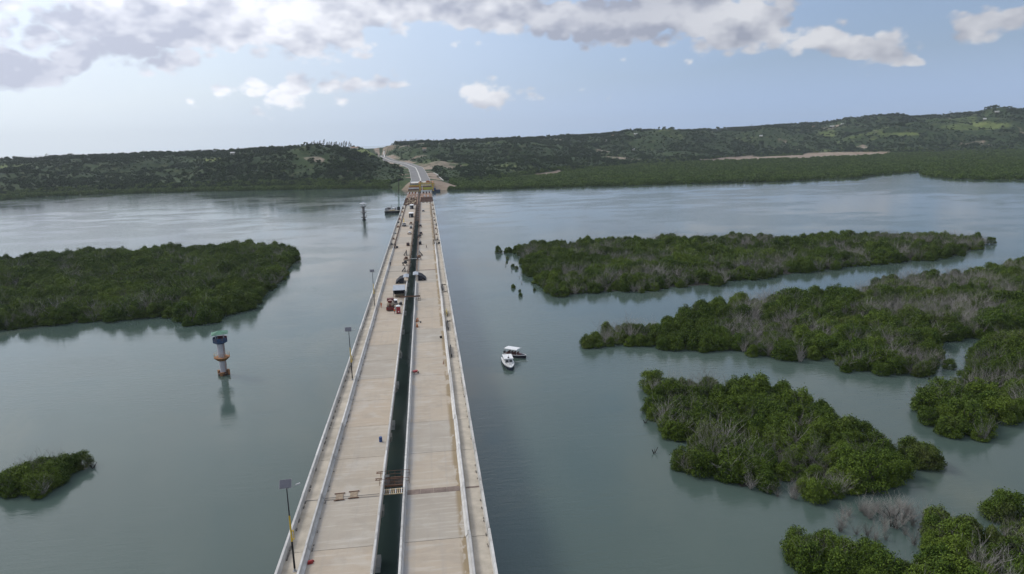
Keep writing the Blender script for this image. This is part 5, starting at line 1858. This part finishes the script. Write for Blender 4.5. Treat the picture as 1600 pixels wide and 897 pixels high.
# ------------------------------------------------------------------ crane barge by the far deck
r = empty('crane_barge', (-33.5, 682, 0), 0, 'dark work barge with a tall green crane moored left of the bridge', 'barge')
MB().loft([[(-9, -6, -.8), (9, -6, -.8), (9, 6, -.8), (-9, 6, -.8)], [(-9.6, -6.6, 1.9), (9.6, -6.6, 1.9), (9.6, 6.6, 1.9), (-9.6, 6.6, 1.9)]]).build('hull', mat('black_hull', (.018, .02, .026), .6, .3), r)
MB().box((0, 0, 2.05), (19.0, 13.0, .25)).build('deck', mat('barge_deck', (.32, .31, .26), .8, .2, .3), r)
for k in range(6):
    MB().tube((-8.5 + 3.2 * k, -6.8, .2), (-8.5 + 3.2 * k, -6.8, 1.6), .4, .4, 8).build('tyre_fender', blackm, r)
dh = MB().box((-4.5, 2.5, 3.6), (4.5, 4.5, 2.8)).build('deckhouse', lilac, r)
MB().box((-4.5, .22, 3.9), (3.4, .06, .9)).build('window', glassm, dh)
MB().box((-4.5, 2.5, 5.1), (4.9, 4.9, .2)).build('roof', greym, dh)
MB().tube((-6, 1, 2), (-7.2, 1, 7), .35, .25, 8).tube((-1.2, 3, 2), (-1.6, 3, 7.2), .3, .25, 8).build('derrick_posts', greym, r)
MB().box((-7.6, -3.0, 3.5), (2.6, 3.4, 2.8)).build('store_box', mat('faded_grey', (.35, .36, .38), .7, .2), r)
MB().lathe([(.9, 2.1), (.9, 4.6), (.3, 5.0)], (2.9, 3.2, 0), 12).build('silo', lilac, r)
MB().box((.5, 3, 3.3), (2.4, 2.8, 2.2)).build('generator_box', whitem, r)
MB().box((-1, -3.5, 2.6), (6, 2.4, .9)).build('plank_stack', timberm, r)
cr = MB().lathe([(1.7, 2.1), (1.7, 3.0), (1.2, 3.1)], (6.3, 0, 0), 14).box((6.3, .6, 4.2), (3.2, 4.4, 2.2)).build('crane_house', darkm, r)
MB().box((5.2, -1.9, 4.3), (1.2, 1.2, 1.9)).build('crane_cab', glassm, cr)


def lattice(p0, p1, w, n):
    b = MB()
    p0, p1 = Vector(p0), Vector(p1)
    ax = (p1 - p0).normalized()
    u = ax.orthogonal().normalized()
    v = ax.cross(u)
    cs = [(u * a + v * c) * w / 2 for a, c in ((1, 1), (-1, 1), (-1, -1), (1, -1))]
    for c in cs:
        b.tube(p0 + c, p1 + c, .11, .11, 5)
    for k in range(n):
        a, d = p0.lerp(p1, k / n), p0.lerp(p1, (k + 1) / n)
        for j in range(4):
            b.tube(a + cs[j], d + cs[(j + 1) % 4], .06, .06, 4)
    return b


r.scale = (.84, .84, 1)
r.location.x = -32.2
lattice((6.6, -1.2, 3.6), (7.4, -1.8, 17), 1.1, 9).build('lower_boom', greenm, r)
lattice((7.4, -1.8, 17), (8.3, -2.5, 31.0), 1.0, 10).build('upper_boom', darkm, r)
MB().tube((6.0, 2.4, 5.2), (8.3, -2.5, 31.0), .06, .06, 4).tube((6.6, 2.4, 5.2), (8.3, -2.5, 30.6), .06, .06, 4).build('stay_cable', darkm, r)
MB().box((9.6, -2.6, 31.3), (3.6, .5, .7), ry=-.25).tube((10.8, -2.6, 31), (10.8, -2.6, 26), .05, .05, 4).box((10.8, -2.6, 25.7), (.5, .4, .9)).build('jib_head', darkm, r)
r = empty('pontoon', (13.5, 958, 0), .05, 'dark blue pontoon moored at the right bank under the far end', 'barge')
MB().loft([[(-5, -3, -.6), (5, -3, -.6), (5, 3, -.6), (-5, 3, -.6)], [(-5.4, -3.3, 2.6), (5.4, -3.3, 2.6), (5.4, 3.3, 2.6), (-5.4, 3.3, 2.6)]]).build('hull', mat('navy_hull', (.02, .035, .075), .6, .2), r)
MB().box((-2.5, .5, 3.9), (3.4, 3, 2.4)).build('deckhouse', bluem, r)
MB().tube((3, 0, 2.6), (3, 0, 6), .15, .1, 6).build('mast', greym, r)

# ------------------------------------------------------------------ houses on the hills
HS = [(30.94, .33, 14, 'w', 'white house with reddish yard at the top of the grassy scar on the right hill'), (31.6, .47, 9, 'w', 'small white house just right of the white house with reddish yard'),
      (26.09, -.22, 9, 'w', 'lone white house low on the dark right hillside'), (40.83, .95, 13, 'w', 'white house near the skyline at the far right'), (40.2, .5, 9, 'w', 'small white house above the bright field at the far right'),
      (29.7, .37, 9, 'o', 'small orange roofed house left of the grassy scar on the right hill'), (1.07, .08, 10, 'w', 'white house on the skyline just right of the bridge line'), (9.92, .12, 10, 'w', 'long white house below the skyline in the middle of the right hill'),
      (16.8, .18, 13, 'w', 'larger pale house near the ridge right of the middle hill'), (14.36, -.24, 9, 'w', 'white house on the grassy slope left of the larger pale house'), (16.6, -.99, 6, 'w', 'tiny white hut halfway down the slope under the larger pale house'),
      (15.0, .1, 9, 'o', 'brown roofed house left of the larger pale house near the ridge'), (-16.9, -.2, 12, 'w', 'white house among trees on the left skyline'), (-20.3, -.5, 9, 'w', 'small white house on the open slope of the left hill'),
      (-14.3, -.42, 9, 'w', 'pale house just under the trees of the left skyline'), (.03, -.55, 9, 'o', 'brown roofed hut on the slope right above the approach road'), (-5.4, -.3, 16, 'o', 'low pale building beside the bright field left of the approach road')]
roofw = mat('tin_roof', (.58, .58, .57), .5, .12, .4)
roofo = mat('brown_tin_roof', (.34, .20, .13), .7, .2, .4)
wallh = mat('plaster_wall', (.60, .57, .50), .8, .1, .4)
for azv, elv, L, kd, lab in HS:
    x, y, z = on_terrain(azv, elv)
    r = empty('hillside_house', (x, y, z - .4), -R_(azv) + random.uniform(-.3, .3), lab, 'house')
    Wd, H = L * .6, 3.6
    MB().box((0, 0, H / 2), (L, Wd, H)).build('wall', wallh, r)
    MB().loft([[(-L / 2 - .5, -Wd / 2 - .5, H + .01), (L / 2 + .5, -Wd / 2 - .5, H + .01), (L / 2 + .5, Wd / 2 + .5, H + .01), (-L / 2 - .5, Wd / 2 + .5, H + .01)], [(-L / 2 - .5, -.1, H + 1.9), (L / 2 + .5, -.1, H + 1.9), (L / 2 + .5, .1, H + 1.9), (-L / 2 - .5, .1, H + 1.9)]]).build('roof', roofw if kd == 'w' else roofo, r)
    MB().box((0, -Wd / 2 - .03, 1.2), (1.1, .08, 2.2)).build('door', darkm, r)
    for s in (-1, 1):
        MB().box((s * L * .3, -Wd / 2 - .03, 1.9), (1.4, .08, 1.2)).build('window', glassm, r)

# ------------------------------------------------------------------ haze over water and hills
hm = bpy.data.materials.new('air_haze')
hm.use_nodes = True
ht = hm.node_tree
ht.nodes.clear()
pv = ht.nodes.new('ShaderNodeVolumePrincipled')
pv.inputs['Color'].default_value = (0.80, 0.87, 0.95, 1)
pv.inputs['Density'].default_value = 0.00006
pv.inputs['Anisotropy'].default_value = 0.2
oo = ht.nodes.new('ShaderNodeOutputMaterial')
ht.links.new(pv.outputs[0], oo.inputs['Volume'])
hz = MB().box((0, 0, 100), (13000, 7000, 210)).build('haze', hm)
hz.location = (0, 1900, 0)
tag(hz, 'thin pale sea haze over the creek and hills', 'haze', None, 'stuff')
